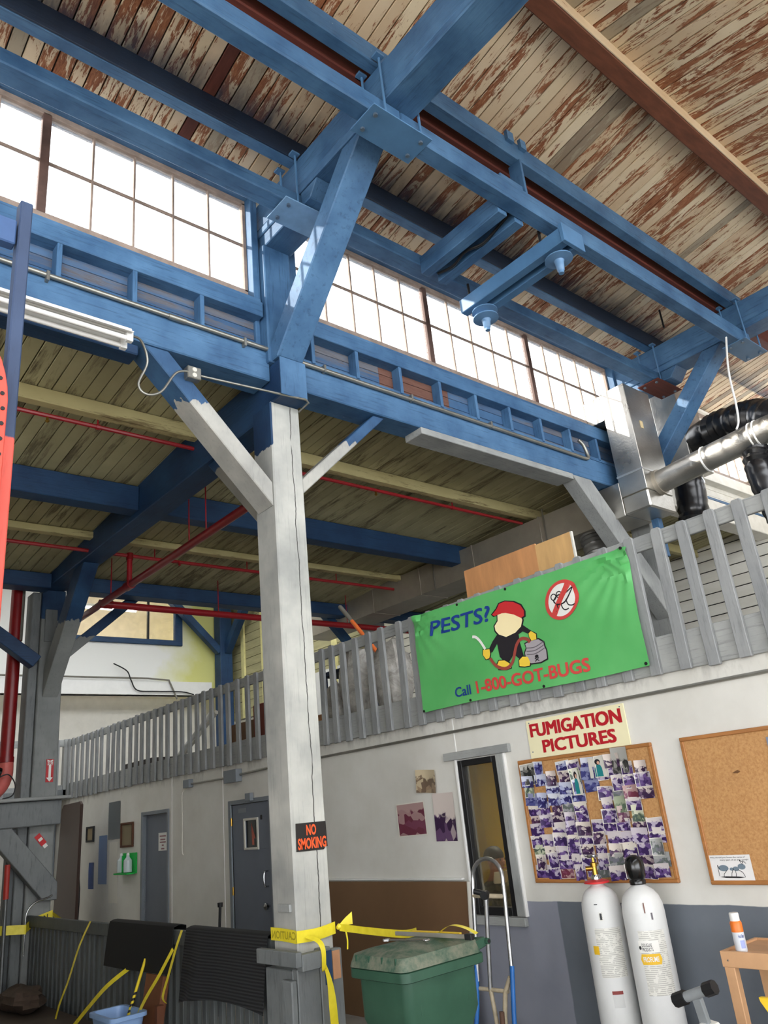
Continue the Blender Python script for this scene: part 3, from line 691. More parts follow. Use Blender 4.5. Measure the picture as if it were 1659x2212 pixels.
F_cream, F_gry, F_gryd, F_hose = flat('cream print', srgb(244, 226, 176), .5), flat('grey tank print', srgb(164, 158, 162), .45), flat('dark grey print', srgb(104, 98, 104), .45), flat('hose print', srgb(150, 66, 56), .5)
text_map('PESTS?', on_box(.098, .412, .735, .885, .004, -.012), shear=.12, heavy=(.006, .02)).build('lettering', F_navy, bn)
text_map('Call', on_box(.184, .268, .072, .165, .004, 0), heavy=(.014, .02)).build('lettering', F_navy, bn)
text_map('1-800-GOT-BUGS', on_box(.300, .790, .066, .178, .004, 0), heavy=(.0035, .03)).build('lettering', F_red, bn)
def ring(po, pi, o):
    n = len(po); return MB().add([ban(a, b, o+.002) for a, b in po]+[ban(a, b, o+.002) for a, b in pi], [(i, (i+1) % n, n+(i+1) % n, n+i) for i in range(n)])
no = circ(.734, .722, .072, .172, 40); no = [(a + (b-.722)*.05, b) for a, b in no]
ni = [(.734+(a-.734)*.80, .722+(b-.722)*.83) for a, b in no]
fill_map(ni, D(.003)).build('emblem_field', F_white, bn); ring(no, ni, .004).build('emblem_ring', F_red, bn)
for bugp in ([(.700, .730), (.715, .690), (.745, .690), (.770, .740), (.785, .800), (.755, .770), (.720, .770)], ):
    for a, b in zip(bugp, bugp[1:]+bugp[:1]): pass
    strip_map(bugp+[bugp[0]], .006, D(.0042)).build('emblem_bug', F_black, bn)
for lg_ in ([(.712, .695), (.715, .650), (.700, .620), (.690, .618)], [(.730, .690), (.735, .640), (.745, .625), (.757, .63)], [(.755, .715), (.758, .665), (.772, .648), (.785, .655)]):
    strip_map(lg_, .005, D(.0042)).build('emblem_bug', F_black, bn)
for e_ in ((.703, .765), (.727, .775)): 
    ring(circ(e_[0], e_[1], .013, .032), circ(e_[0], e_[1], .009, .023), .0043).build('emblem_bug', F_black, bn)
strip_map([(.690, .600), (.728, .72), (.770, .845)], .026, D(.0046)).build('emblem_bar', F_red, bn)
# plain stand-in for the printed worker: cap, face, overalls, gloves, boots
wk = {'printed_cap': ([(.421, .774), (.447, .819), (.462, .862), (.491, .868), (.526, .84), (.554, .79), (.565, .73), (.561, .682), (.545, .673), (.517, .724), (.483, .759), (.455, .769), (.431, .756)], F_redm, .0054),
      'printed_face': ([(.447, .785), (.483, .775), (.517, .74), (.545, .69), (.55, .652), (.539, .594), (.511, .552), (.469, .532), (.439, .571), (.426, .615), (.425, .66), (.442, .702)], F_cream, .0050),
      'printed_tank': ([(.546, .425), (.571, .44), (.605, .436), (.625, .397), (.627, .355), (.632, .324), (.631, .249), (.602, .23), (.562, .238), (.544, .272), (.540, .344), (.55, .381)], F_gry, .004),
      'printed_overalls': ([(.439, .571), (.469, .532), (.511, .559), (.542, .592), (.571, .525), (.566, .510), (.543, .545), (.519, .526), (.520, .454), (.530, .314), (.515, .30), (.489, .37), (.461, .284), (.435, .369), (.430, .50), (.40, .415), (.388, .44), (.413, .512)], F_black, .004),
      'printed_glove': ([(.36, .459), (.389, .451), (.39, .406), (.383, .366), (.368, .362), (.356, .409)], F_yel, .0046),
      'printed_glove.001': ([(.567, .513), (.579, .528), (.599, .488), (.597, .44), (.575, .441), (.568, .478)], F_yel, .0048),
      'printed_boot': ([(.415, .293), (.424, .324), (.449, .316), (.468, .281), (.472, .237), (.45, .23), (.418, .245)], F_yel, .0044),
      'printed_boot.001': ([(.511, .288), (.527, .315), (.55, .304), (.558, .251), (.554, .219), (.533, .221), (.51, .235)], F_yel, .0048)}
for k_, (pts, mt, o_) in wk.items():
    c_ = (sum(p[0] for p in pts)/len(pts), sum(p[1] for p in pts)/len(pts))
    (poly_map if 'overalls' in k_ else fill_map)([(c_[0]+(a-c_[0])*1.06+(.002 if a > c_[0] else -.002), c_[1]+(b-c_[1])*1.06+(.005 if b > c_[1] else -.005)) for a, b in pts], D(.0030)).build('printed_outline', F_black, bn)
    (poly_map if 'overalls' in k_ else fill_map)(pts, D(o_)).build(k_.split('.')[0], mt, bn)
for tz in (.405, .375, .345): strip_map([(.548, tz-.02), (.585, tz-.03), (.627, tz)], .004, D(.0052)).build('printed_band', F_gryd, bn)
poly_map(circ(.589, .288, .008, .016), D(.0052)).build('printed_mark', F_black, bn)
strip_map([(.58, .245), (.598, .275)], .004, D(.0052)).build('printed_mark', F_black, bn); strip_map([(.598, .245), (.58, .275)], .004, D(.0052)).build('printed_mark', F_black, bn)
strip_map([(.387, .364), (.41, .28), (.45, .24), (.483, .288), (.508, .432), (.533, .482), (.559, .461), (.567, .428)], .014, D(.0054)).build('printed_hose', F_hose, bn)
strip_map([(.313, .614), (.331, .6), (.351, .545), (.37, .461)], .012, D(.005)).build('printed_wand', F_white, bn)
for s_, t_ in ((.005, .985), (.25, .985), (.5, .985), (.988, .99), (.99, .02), (.006, .012), (.26, .015), (.6, .015)):
    MB().lathe([(.012, 0), (.012, .004), (.006, .004)], ban(s_, t_, .002), 12, (-1, 0, 0)).build('grommet', M_black, bn)
# ---- fumigation sign
sg = thing('wall_sign', 'cream sign reading FUMIGATION PICTURES in red letters', 'sign', (5.145, 3.79, 2.0))
B(5.136, 5.146, 3.326, 4.262, 2.00, 2.296).build('board', plain('cream sign enamel', srgb(234, 226, 186), .45, 0, .03), sg, .001)
F_signred = flat('sign red', srgb(178, 26, 38), .4)
text_mb('FUMIGATION', (5.136, 4.225, 2.165), WR, WU, .86, .098, heavy=.07, depth=.0012).build('lettering', F_signred, sg)
text_mb('PICTURES', (5.136, 4.12, 2.035), WR, WU, .68, .092, heavy=.07, depth=.0012).build('lettering', F_signred, sg)
for (a, b) in ((4.23, 2.275), (3.36, 2.275), (4.235, 2.05)): MB().lathe([(.006, 0), (.004, .004)], (5.136, a, b), 8, (-1, 0, 0)).build('screw', M_bolt, sg)
# ---- cork boards
def cork():
    t = NT('cork'); n = t.noise(t.pos((1, 1, 1), False), 60, 4, .7); n2 = t.noise(t.pos((1, 1, 1), False), 4, 4)
    c = t.mix(t.ramp(n, .35, .65), srgb(172, 124, 76), srgb(196, 150, 98)); c = t.mix(t.math('MULTIPLY', t.ramp(n2, .45, .75), .25), c, srgb(160, 118, 78))
    return t.out(c, .85, 0, n, .2, .002)
M_cork = cork(); M_oak = plain('oak moulding', srgb(162, 108, 58), .45, 0, .18, 6, (6, .6, 6))
def corkboard(y0, y1, z0, z1, label):
    b = thing('cork_board', label, 'notice board', (5.145, (y0+y1)/2, z0))
    B(5.128, 5.146, y0+.015, y1-.015, z0+.015, z1-.015).build('cork', M_cork, b)
    f = .026
    for bx in ((y0, y1, z0, z0+f), (y0, y1, z1-f, z1), (y0, y0+f, z0+f, z1-f), (y1-f, y1, z0+f, z1-f)):
        B(5.118, 5.147, *bx).build('frame_rail', M_oak, b, .004)
    return b
corkboard(3.165, 4.40, 1.092, 1.998, 'oak framed cork board crowded with snapshots')
corkboard(1.70, 2.936, 1.082, 1.998, 'oak framed cork board, nearly empty, with an ant picture')
# ---- snapshots
def photo_mat(name, lights, darks, tint):
    t = NT(name); uv = t.node('ShaderNodeTexCoord').outputs['UV']; s = t.sep(uv)
    oi = t.node('ShaderNodeObjectInfo').outputs['Random']
    off = t.math('MULTIPLY', oi, 91.3)
    cmb = t.node('ShaderNodeCombineXYZ'); t.link(s[0], cmb.inputs[0]); t.link(s[1], cmb.inputs[1]); t.link(off, cmb.inputs[2])
    n = t.noise(cmb.outputs[0], 3.2, 4, .6, .6)
    vo = t.node('ShaderNodeTexVoronoi'); t.link(cmb.outputs[0], vo.inputs['Vector']); vo.inputs['Scale'].default_value = 4.5
    r2 = t.math('FRACT', t.math('MULTIPLY', oi, 7.7)); hz = t.math('ADD', .46, t.math('MULTIPLY', r2, .42))
    sky = t.ramp(t.math('SUBTRACT', t.math('ADD', s[1], t.math('MULTIPLY', t.math('SUBTRACT', n, .5), .9)), hz), -.03, .05)
    vc = t.sep(vo.outputs['Color'])[0]
    obj = t.ramp(t.math('ADD', vc, t.math('MULTIPLY', t.math('SUBTRACT', n, .5), .4)), .42, .58)
    dk = t.mix(obj, darks[0], darks[1])
    bright = t.math('MULTIPLY', t.ramp(vc, .72, .80), .8)
    dk = t.mix(bright, dk, lights[1])
    r3 = t.math('FRACT', t.math('MULTIPLY', oi, 23.9))
    lt = t.mix(r3, lights[0], lights[1])
    c = t.mix(sky, dk, lt)
    c = t.mix(t.math('MULTIPLY', t.ramp(r3, .80, .82), .5), c, tint)
    bd = t.math('MINIMUM', t.math('MINIMUM', s[0], t.math('SUBTRACT', 1, s[0])), t.math('MINIMUM', s[1], t.math('SUBTRACT', 1, s[1])))
    c = t.mix(t.math('MULTIPLY', t.math('SUBTRACT', 1, t.ramp(bd, .03, .035)), t.ramp(r2, .55, .56)), c, srgb(222, 218, 206))
    return t.out(c, .35, spec=.4)
PM_purple = photo_mat('faded purple snapshot print', (srgb(216, 208, 196), srgb(188, 178, 192)), (srgb(54, 32, 84), srgb(104, 78, 134)), srgb(120, 136, 110))
PM_blue = photo_mat('blue violet snapshot print', (srgb(206, 208, 214), srgb(170, 174, 204)), (srgb(40, 36, 92), srgb(84, 84, 140)), srgb(60, 66, 120))
PM_dark = photo_mat('dark plum snapshot print', (srgb(214, 204, 192), srgb(200, 186, 180)), (srgb(52, 30, 62), srgb(92, 66, 98)), srgb(140, 60, 70))
PM_bw = photo_mat('black and white print', (srgb(196, 194, 186), srgb(150, 148, 142)), (srgb(36, 36, 36), srgb(92, 90, 86)), srgb(110, 110, 106))
PM_green = photo_mat('greenish faded print', (srgb(208, 206, 184), srgb(188, 192, 166)), (srgb(70, 86, 76), srgb(124, 134, 108)), srgb(100, 120, 96))
PM_sepia = photo_mat('warm faded print', (srgb(216, 200, 168), srgb(188, 172, 142)), (srgb(110, 92, 76), srgb(150, 128, 104)), srgb(180, 170, 150))
def photo_mesh(wd, ht, mat, curl):
    nu, nv = 4, 3; me = bpy.data.meshes.new('snapshot'); vs, fs, uvs = [], [], []
    for i in range(nu+1):
        for j in range(nv+1):
            u, v = i/nu, j/nv
            d = curl*((u-.5)**2*3.2*.01 + (v*.6-.2)**2*.012)
            vs.append((-d, -(u-.5)*wd, (v-.5)*ht)); uvs.append((u, v))
    W = nv+1
    for i in range(nu):
        for j in range(nv): fs.append((i*W+j, (i+1)*W+j, (i+1)*W+j+1, i*W+j+1))
    k = len(vs); vs += [(x+.0006, y, z) for x, y, z in vs]
    fs += [tuple(reversed([k+q for q in f])) for f in fs]
    me.from_pydata(vs, [], fs); ul = me.uv_layers.new(name='UVMap')
    for p in me.polygons:
        for li in p.loop_indices: ul.data[li].uv = uvs[me.loops[li].vertex_index % k]
    me.materials.append(mat); me.polygons.foreach_set('use_smooth', [True]*len(me.polygons)); return me
ORD = ['first', 'second', 'third', 'fourth', 'fifth', 'sixth', 'seventh', 'eighth', 'ninth', 'tenth', 'eleventh', 'twelfth', 'thirteenth']
pool = {}
def snap(wd, ht, mat, curl, y, z, roll, x, label, group):
    key = (wd, ht, mat.name, curl)
    if key not in pool: pool[key] = photo_mesh(wd, ht, mat, curl)
    o = newobj('snapshot', pool[key], None, (x, y, z)); o.rotation_euler = (roll, 0, 0)
    return tag(o, label, 'photograph', group)
TW = {PM_purple.name: 'faded purple', PM_blue.name: 'blue violet', PM_dark.name: 'dark plum', PM_bw.name: 'monochrome', PM_green.name: 'greenish', PM_sepia.name: 'warm faded'}
holes = {(0, 2), (0, 8), (0, 9), (2, 6), (4, 5), (4, 9), (5, 5), (6, 1), (2, 1), (5, 9), (3, 5)}
yr0, yr1, zr0, zr1 = 4.365, 3.200, 1.130, 1.945; NR, NC = 11, 10
for r in range(NR):
    cnt = 0
    for c in range(NC):
        if (r, c) in holes: continue
        yy = yr0 + (yr1-yr0)*(c+.5)/NC + R_.uniform(-.012, .012); zz = zr1 + (zr0-zr1)*(r+.5)/NR + R_.uniform(-.010, .010)
        q = R_.random()
        mat = PM_blue if (r < 4 and c < 6 and q < .65) else PM_green if q > .93 else PM_dark if q > .72 else PM_purple
        if r == 0 and c == 0: mat = PM_bw
        wd, ht = ((.128, .092), (.118, .088), (.096, .112), (.132, .098))[int(R_.random()*4)]
        cnt += 1
        lab = '%s snapshot, %s from the left in the %s row of the crowded cork board' % (TW[mat.name], ORD[cnt-1], ORD[r])
        snap(wd, ht, mat, (0, 1, 1, 2)[int(R_.random()*4)], yy, zz, R_.uniform(-.07, .07), 5.1258-.00028*(r*NC+c) % .0045 - .0003*((c+r) % 7) - .002, lab, 'snapshots pinned to the crowded cork board')
snap(.15, .165, PM_bw, 1, 4.30, 1.885, -.05, 5.1195, 'large black and white group print at the corner of the crowded cork board', 'snapshots pinned to the crowded cork board')
snap(.135, .18, PM_bw, 1, 3.43, 1.905, .03, 5.1185, 'tall dark tent print near the corner of the crowded cork board', 'snapshots pinned to the crowded cork board')
# two prints of a person in teal on the board (plain colour shapes)
def teal_print(y, z, wd, ht, flip, label):
    th = thing('snapshot', label, 'photograph', (5.113, y, z-ht/2), 0, 'snapshots pinned to the crowded cork board')
    B(5.1122, 5.113, y-wd/2, y+wd/2, z-ht/2, z+ht/2).build('print', plain('pale print ground', srgb(204, 200, 190), .4), th)
    f = lambda pts, o: MB().add([(5.1122-o, y+wd*(.5-a), z+ht*(b-.5)) for a, b in pts], [tuple(range(len(pts)))])
    f([(.3, .05), (.72, .05), (.70, .45), (.62, .62), (.40, .62), (.30, .45)], .0005).build('printed_dress', flat('teal print', srgb(24, 120, 124)), th)
    f(circ(.5, .76, .15, .14), .0006).build('printed_hair', F_black, th)
    f(circ(.54, .72, .07, .08), .0008).build('printed_face', flat('skin print', srgb(206, 160, 136)), th)
teal_print(3.845, 1.79, .098, .19, False, 'tall snapshot with a teal dressed figure in the crowded cork board')
teal_print(3.625, 1.875, .165, .145, True, 'wide snapshot with a teal dressed figure at the top of the cork board')
snap(.26, .20, PM_sepia, 3, 5.525, 1.937, .09, 5.146, 'pale snapshot of a truck, topmost of three on the bare wall', 'snapshots on the bare wall')
snap(.40, .29, PM_dark, 1, 5.79, 1.625, -.02, 5.146, 'wide plum snapshot of a white vehicle on the bare wall', 'snapshots on the bare wall')
snap(.265, .40, PM_dark, 1, 5.345, 1.622, .02, 5.146, 'tall dark snapshot beside the narrow office window', 'snapshots on the bare wall')
# ant picture, sheets on the second board
ant = thing('ant_picture', 'white sheet with a grey ant drawing at the foot of the cork board', 'poster', (5.125, 2.78, 1.1))
B(5.1225, 5.1235, 2.637, 2.922, 1.103, 1.256).build('sheet', plain('white paper', srgb(226, 224, 222), .5, 0, .03), ant)
ap = lambda pts, o=.0008: MB().add([(5.1225-o, 2.922-.285*a, 1.103+.153*b) for a, b in pts], [tuple(range(len(pts)))])
F_ant, F_antd, F_pk = flat('ant blue grey', srgb(112, 128, 140)), flat('ant shadow', srgb(24, 24, 26)), flat('pink print', srgb(214, 150, 170))
ap([(.2, .17), (.35, .13), (.65, .12), (.8, .15), (.65, .18), (.35, .19)], .0006).build('printed_shadow', F_antd, ant)
for pts in (circ(.33, .5, .12, .12), circ(.52, .46, .05, .06), circ(.62, .47, .07, .09), circ(.76, .55, .09, .11)): ap(pts).build('printed_ant', F_ant, ant)
for a, b, c2 in (((.55, .44), (.50, .30), (.48, .16)), ((.60, .42), (.60, .28), (.58, .15)), ((.66, .44), (.76, .34), (.80, .16)), ((.40, .42), (.32, .28), (.30, .15)), ((.24, .45), (.20, .62), (.20, .2)), ((.78, .64), (.74, .80), (.82, .70)), ((.80, .62), (.82, .78), (.88, .66))):
    for p_, q_ in ((a, b), (b, c2)):
        dx, dy = q_[0]-p_[0], q_[1]-p_[1]; L_ = math.hypot(dx*.285, dy*.153); nx, ny = -dy*.153/L_*.0016/.285, dx*.285/L_*.0016/.153
        ap([(p_[0]+nx, p_[1]+ny), (q_[0]+nx, q_[1]+ny), (q_[0]-nx, q_[1]-ny), (p_[0]-nx, p_[1]-ny)], .001).build('printed_ant', F_antd, ant)
text_mb('Why should you know the name of', (5.1225, 2.905, 1.236), WR, WU, .235, .011, bold=.01, depth=.0008).build('lettering', F_antd, ant)
text_mb("every part of an ant's body?", (5.1225, 2.84, 1.221), WR, WU, .19, .011, bold=.01, depth=.0008).build('lettering', F_antd, ant)
solo('paper_sheet', B(5.121, 5.122, 2.10, 2.345, 1.58, 1.93), photo_mat('printed sheet', (srgb(220, 220, 218), srgb(190, 196, 206)), (srgb(120, 130, 150), srgb(160, 160, 170)), srgb(200, 120, 110)), 'printed white sheet at the picture edge on the empty cork board', 'paper')
solo('paper_sheet', B(5.121, 5.122, 2.20, 2.335, 1.42, 1.50), plain('teal paper', srgb(120, 190, 200), .6), 'small teal card under the printed sheet on the cork board', 'paper')
solo('torn_scrap', MB().prism([(2.62, 1.74), (2.58, 1.755), (2.565, 1.745), (2.585, 1.735)], 'x', 5.121, 5.1275), plain('dark cork tear', srgb(104, 70, 40), .8), 'small torn chip in the empty cork board', 'chip')
# ---- narrow office window
ow = struct('window_5', None, None, 'narrow dark framed office window'); ow.location = (5.15, 4.87, .85)
for bx in ((4.64, 4.69, .85, 2.07), (5.05, 5.10, .85, 2.07), (4.69, 5.05, .85, .91), (4.69, 5.05, 2.02, 2.07)): B(5.13, 5.20, *bx).build('window_frame', M_black, ow, .004)
B(5.168, 5.172, 4.69, 5.05, .91, 2.02).build('pane', M_glass, ow)
B(5.11, 5.15, 4.47, 5.25, 2.08, 2.148).build('head_casing', M_grey_y, ow, .004)
B(5.12, 5.15, 4.555, 4.637, .85, 2.08).build('side_casing', M_grey_z, ow, .004)
B(5.12, 5.15, 4.537, 4.553, .85, 2.08).build('side_casing', M_white, ow, .002)
B(5.12, 5.15, 5.103, 5.125, .85, 2.08).build('side_casing', M_white, ow, .002)
B(5.11, 5.15, 4.555, 5.15, .78, .845).build('sill_casing', M_grey_y, ow, .004)
# ---- doors
M_door = plain('slate grey door enamel', srgb(104, 110, 122), .5, 0, .05, 4)
M_dframe = plain('grey door frame paint', srgb(120, 126, 132), .5, 0, .06, 4)
def door(num, y0, y1, zt, label, x, dx=0.0):
    d = struct('door_%d' % num, None, None, label); d.location = (x, (y0+y1)/2, 0)
    B(x-.02, x+.07, y0-.045, y0, 0, zt+.05).build('door_frame', M_dframe, d, .004); B(x-.02, x+.07, y1, y1+.06, 0, zt+.05).build('door_frame', M_dframe, d, .004)
    B(x-.02, x+.07, y0, y1, zt, zt+.05).build('door_frame', M_dframe, d, .004)
    return d
d2 = door(1, 8.25, 9.12, 1.96, 'slate grey steel door with a small window', 5.15)
MB().box(5.155, 5.20, 8.255, 9.115, .01, 1.44).box(5.155, 5.20, 8.255, 8.53, 1.44, 1.78).box(5.155, 5.20, 8.82, 9.115, 1.44, 1.78).box(5.155, 5.20, 8.255, 9.115, 1.78, 1.955).build('leaf', M_door, d2, .002)
for bx in ((8.51, 8.54, 1.44, 1.79), (8.81, 8.84, 1.44, 1.79), (8.54, 8.81, 1.44, 1.465), (8.54, 8.81, 1.765, 1.79)): B(5.14, 5.16, *bx).build('glazing_bead', M_offwhite, d2, .003)
B(5.17, 5.174, 8.54, 8.81, 1.465, 1.765).build('pane', plain('dark glass', srgb(30, 34, 38), .08, 0, .1), d2)
MB().prism([(8.70, 1.74), (8.64, 1.62), (8.61, 1.56), (8.645, 1.56), (8.645, 1.49), (8.69, 1.49)], 'x', 5.1685, 5.1695).build('red_shape', flat('dull red shape', srgb(176, 96, 80)), d2)  # flat red shape just in front of the dark pane
for zz in (1.76, .99, .25): MB().lathe([(.013, 0), (.013, .09)], (5.142, 9.12, zz-.04), 10).build('hinge', M_brass, d2, 0, True)
MB().lathe([(.012, 0), (.012, .03), (.034, .035), (.036, .06), (.02, .072)], (5.155, 8.33, .85), 16, (-1, 0, 0)).build('knob', M_chrome, d2, 0, True)
MB().tube(smoothpath([(5.15, 8.33, 1.05), (5.10, 8.33, 1.06), (5.09, 8.33, 1.12), (5.10, 8.33, 1.2), (5.15, 8.33, 1.21)], 5), .009, 8).build('pull_handle', M_chrome, d2, 0, True)
B(5.152, 5.156, 8.78, 8.97, 1.86, 1.91).build('label_plate', M_dframe, d2)
B(5.08, 5.13, 8.56, 8.68, 1.98, 2.07).build('alarm_box', M_dframe, d2, .004)
B(5.149, 5.155, 8.42, 8.46, 1.76, 1.81).build('peep_plate', M_black, d2, .003)
d1 = door(2, 10.90, 11.70, 1.98, 'slate grey door with a printed notice', 5.15)
B(5.19, 5.23, 10.905, 11.695, .01, 1.975).build('leaf', M_door, d1, .002)
B(5.186, 5.19, 11.0, 11.28, 1.49, 1.725).build('notice', M_white, d1)
F_notice = flat('notice print', srgb(150, 110, 112))
for k, (wd_, zz) in enumerate(((.2, 1.68), (.16, 1.635), (.19, 1.60), (.06, 1.56), (.1, 1.515))): B(5.185, 5.1862, 11.14-wd_/2, 11.14+wd_/2, zz-.009, zz+.009).build('notice_line', F_notice, d1)
# ---- conduits and boxes on the wall
solo('wall_conduit', MB().tube([(5.135, .5, 2.327), (5.135, 7.4, 2.321)], .013, 8), M_galv, 'long galvanised conduit under the railing', 'conduit', smooth=True)
for k, yy in enumerate((3.0, 3.9, 4.55, 5.4, 6.3)):
    pass
cd2 = thing('switch_conduit', 'conduit run with two grey boxes above the doors', 'conduit', (5.13, 9.2, 2.2))
MB().tube([(5.12, 7.4, 2.33), (5.12, 8.85, 2.30)], .014, 8).build('pipe', M_galv, cd2, 0, True); MB().tube([(5.12, 9.15, 2.29), (5.12, 10.15, 2.30)], .012, 8).build('pipe', M_galv, cd2, 0, True)
B(5.06, 5.148, 8.84, 9.15, 2.22, 2.37).build('junction_box', M_dframe, cd2, .004); B(5.08, 5.148, 10.13, 10.30, 2.255, 2.36).build('junction_box', M_dframe, cd2, .004)
MB().tube(smoothpath([(5.12, 10.24, 2.26), (5.12, 10.40, 2.20), (5.13, 10.42, 1.9), (5.13, 10.43, 1.5), (5.13, 10.40, 1.42)], 6), .007, 6).build('cord', M_offwhite, cd2, 0, True)
# ---- wall pictures by the passage
def framed(y0, y1, z0, z1, fm, inner, label, name='picture_frame', dep=.03):
    p = thing(name, label, 'picture', (5.14, (y0+y1)/2, z0)); f = .03 if y1-y0 > .3 else .018
    for bx in ((y0, y1, z0, z0+f), (y0, y1, z1-f, z1), (y0, y0+f, z0+f, z1-f), (y1-f, y1, z0+f, z1-f)): B(5.148-dep, 5.148, *bx).build('frame_rail', fm, p, .004)
    B(5.14, 5.147, y0+f, y1-f, z0+f, z1-f).build('picture', inner, p); return p
M_darkwood = plain('dark frame wood', srgb(84, 50, 30), .5, 0, .2)
framed(12.04, 12.49, 1.57, 1.92, M_darkwood, photo_mat('aged certificate', (srgb(150, 138, 110), srgb(136, 124, 98)), (srgb(96, 88, 72), srgb(120, 108, 84)), srgb(130, 120, 96)), 'brown framed picture above the green eyewash station')
framed(13.60, 13.92, 1.69, 1.93, M_black, plain('tan certificate paper', srgb(150, 134, 104), .5), 'small black framed certificate beside the folded table')
def poster(y0, y1, z0, z1, mat, label): return solo('poster', MB().grid(lambda u, v: (5.146-.004*math.sin(u*5+v*3), y1+(y0-y1)*u, z0+(z1-z0)*v), 6, 6, -.0008), mat, label, 'poster', smooth=True)
poster(12.56, 13.02, 1.70, 2.25, photo_mat('pale grey poster print', (srgb(160, 166, 168), srgb(140, 148, 152)), (srgb(104, 110, 114), srgb(128, 136, 138)), srgb(120, 128, 134)), 'pale grey poster highest on the passage wall')
poster(13.05, 13.39, 1.06, 1.77, photo_mat('blue poster print', (srgb(110, 140, 180), srgb(90, 122, 168)), (srgb(52, 84, 140), srgb(72, 104, 156)), srgb(66, 100, 150)), 'tall icy blue poster on the passage wall')
poster(12.62, 12.95, .80, 1.66, photo_mat('dark red and blue poster print', (srgb(80, 62, 74), srgb(64, 48, 62)), (srgb(40, 44, 110), srgb(58, 52, 100)), srgb(110, 50, 46)), 'tall dark red and blue poster left of the eyewash station')
poster(13.58, 13.80, .99, 1.38, plain('deep blue poster', srgb(36, 66, 124), .5), 'small deep blue poster beside the folded table')
ey = thing('eyewash_station', 'green wall eyewash holder with two bottles', 'eyewash', (5.13, 12.17, 1.2))
M_green = plain('bright green plastic', srgb(24, 176, 72), .4, 0, .06)
B(5.13, 5.148, 11.91, 12.44, 1.21, 1.49).build('back_plate', M_green, ey, .004)
for yy in (12.06, 12.30):
    MB().lathe([(.06, 0), (.062, .10), (.06, .16), (.025, .20), (.022, .235)], (5.07, yy, 1.235), 14).build('bottle', plain('clear bottle', srgb(196, 206, 208), .2, 0, .05), ey, 0, True)
    MB().lathe([(.024, 0), (.02, .03)], (5.07, yy, 1.465), 10).build('bottle_cap', M_white, ey, 0, True)
B(5.0, 5.13, 11.93, 12.42, 1.205, 1.225).build('tray', M_green, ey, .003)
B(5.03, 5.13, 12.17, 12.19, 1.225, 1.46).build('divider', M_green, ey, .003)
# folded table leaning against the wall
ft = thing('folding_table', 'dark brown folding table standing on end against the wall', 'table', (4.75, 13.3, 0))
M_lam = plain('dark brown laminate', srgb(62, 44, 38), .28, 0, .12, 3, spec=.5)
MB().add([(4.62+dx, yy, zz) for dx in (0, .045) for (yy, zz) in ((12.90, 0.02), (13.92, 0.02), (13.66, 2.22), (13.58, 2.29), (12.88, 2.30), (12.82, 2.25))], [(0, 1, 2, 3, 4, 5), (11, 10, 9, 8, 7, 6)]+[(i, i+6, (i+1) % 6+6, (i+1) % 6) for i in range(6)]).build('table_top', M_lam, ft, .008)
MB().tube(smoothpath([(4.70, 13.0, .5), (4.70, 13.0, 1.2), (4.70, 13.55, 1.2), (4.70, 13.55, .5)], 4), .014, 8).build('leg', M_black, ft, 0, True)
MB().tube([(4.70, 13.2, 1.2), (4.70, 13.2, 2.0)], .012, 8).build('leg', M_black, ft, 0, True)
# window in the short back wall
bw = struct('window_6', None, None, 'grey framed window at the end of the passage'); bw.location = (4.95, 15.5, 1.0)
for bx in ((4.72, 4.82, 1.0, 2.06), (5.05, 5.14, 1.0, 2.06), (4.82, 5.05, 1.0, 1.1), (4.82, 5.05, 1.96, 2.06)): B(bx[0], bx[1], 15.46, 15.5, bx[2], bx[3]).build('window_frame', M_dframe, bw, .004)
B(4.82, 5.05, 15.485, 15.495, 1.1, 1.96).build('pane', plain('dark glass pane', srgb(28, 30, 34), .08, 0, .1), bw)
# signs on the posts
ns = thing('warning_sign', 'black NO SMOKING sign with orange letters on the tall post', 'sign', (3.46, 4.99, 1.51))
MB().prism([(3.325, 1.518), (3.56, 1.512), (3.575, 1.53), (3.595, 1.53), (3.59, 1.702), (3.33, 1.704)], 'y', 4.990, 4.996).build('plate', plain('black sign enamel', srgb(34, 31, 30), .4, 0, .1), ns, .001)
F_or = flat('fluorescent orange', srgb(255, 92, 40), .5)
text_mb('NO', (3.415, 4.990, 1.618), PR, PU, .085, .072, bold=.03, depth=.001).build('lettering', F_or, ns)
text_mb('SMOKING', (3.338, 4.990, 1.528), PR, PU, .245, .075, bold=.03, depth=.001).build('lettering', F_or, ns)
fs_ = thing('fire_sign', 'red and white FIRE arrow sign on the rear post', 'sign', (3.51, 10.89, 2.47))
B(3.462, 3.558, 10.892, 10.897, 2.476, 2.76).build('plate', plain('sign red enamel', srgb(186, 34, 38), .45), fs_)
ff = lambda pts: MB().add([(3.462+.096*a, 10.891, 2.476+.284*b) for a, b in pts], [tuple(range(len(pts)))])
ff([(.12, .98), (.5, .93), (.88, .98), (.88, .74), (.66, .74), (.66, .20), (.92, .20), (.5, .02), (.08, .20), (.34, .20), (.34, .74), (.12, .74)]).build('arrow', F_white, fs_)
text_mb('FIRE', (3.474, 10.8905, 2.69), PR, PU, .072, .04, bold=.02, depth=.001).build('lettering', flat('sign red print', srgb(180, 30, 34)), fs_)
ex = thing('fire_sticker', 'small red extinguisher sticker on the rear post', 'sticker', (3.44, 10.89, 1.70))
MB().bar((3.395, 10.895, 1.85), (3.49, 10.895, 1.735), .003, .075, (0, 1, 0)).build('print', plain('sticker red', srgb(200, 30, 36), .45), ex)
MB().bar((3.43, 10.892, 1.81), (3.452, 10.892, 1.783), .003, .05, (0, 1, 0)).build('print_label', F_white, ex)
MB().bar((3.49, 10.892, 1.735), (3.515, 10.892, 1.70), .003, .05, (0, 1, 0)).build('print_foot', F_white, ex)

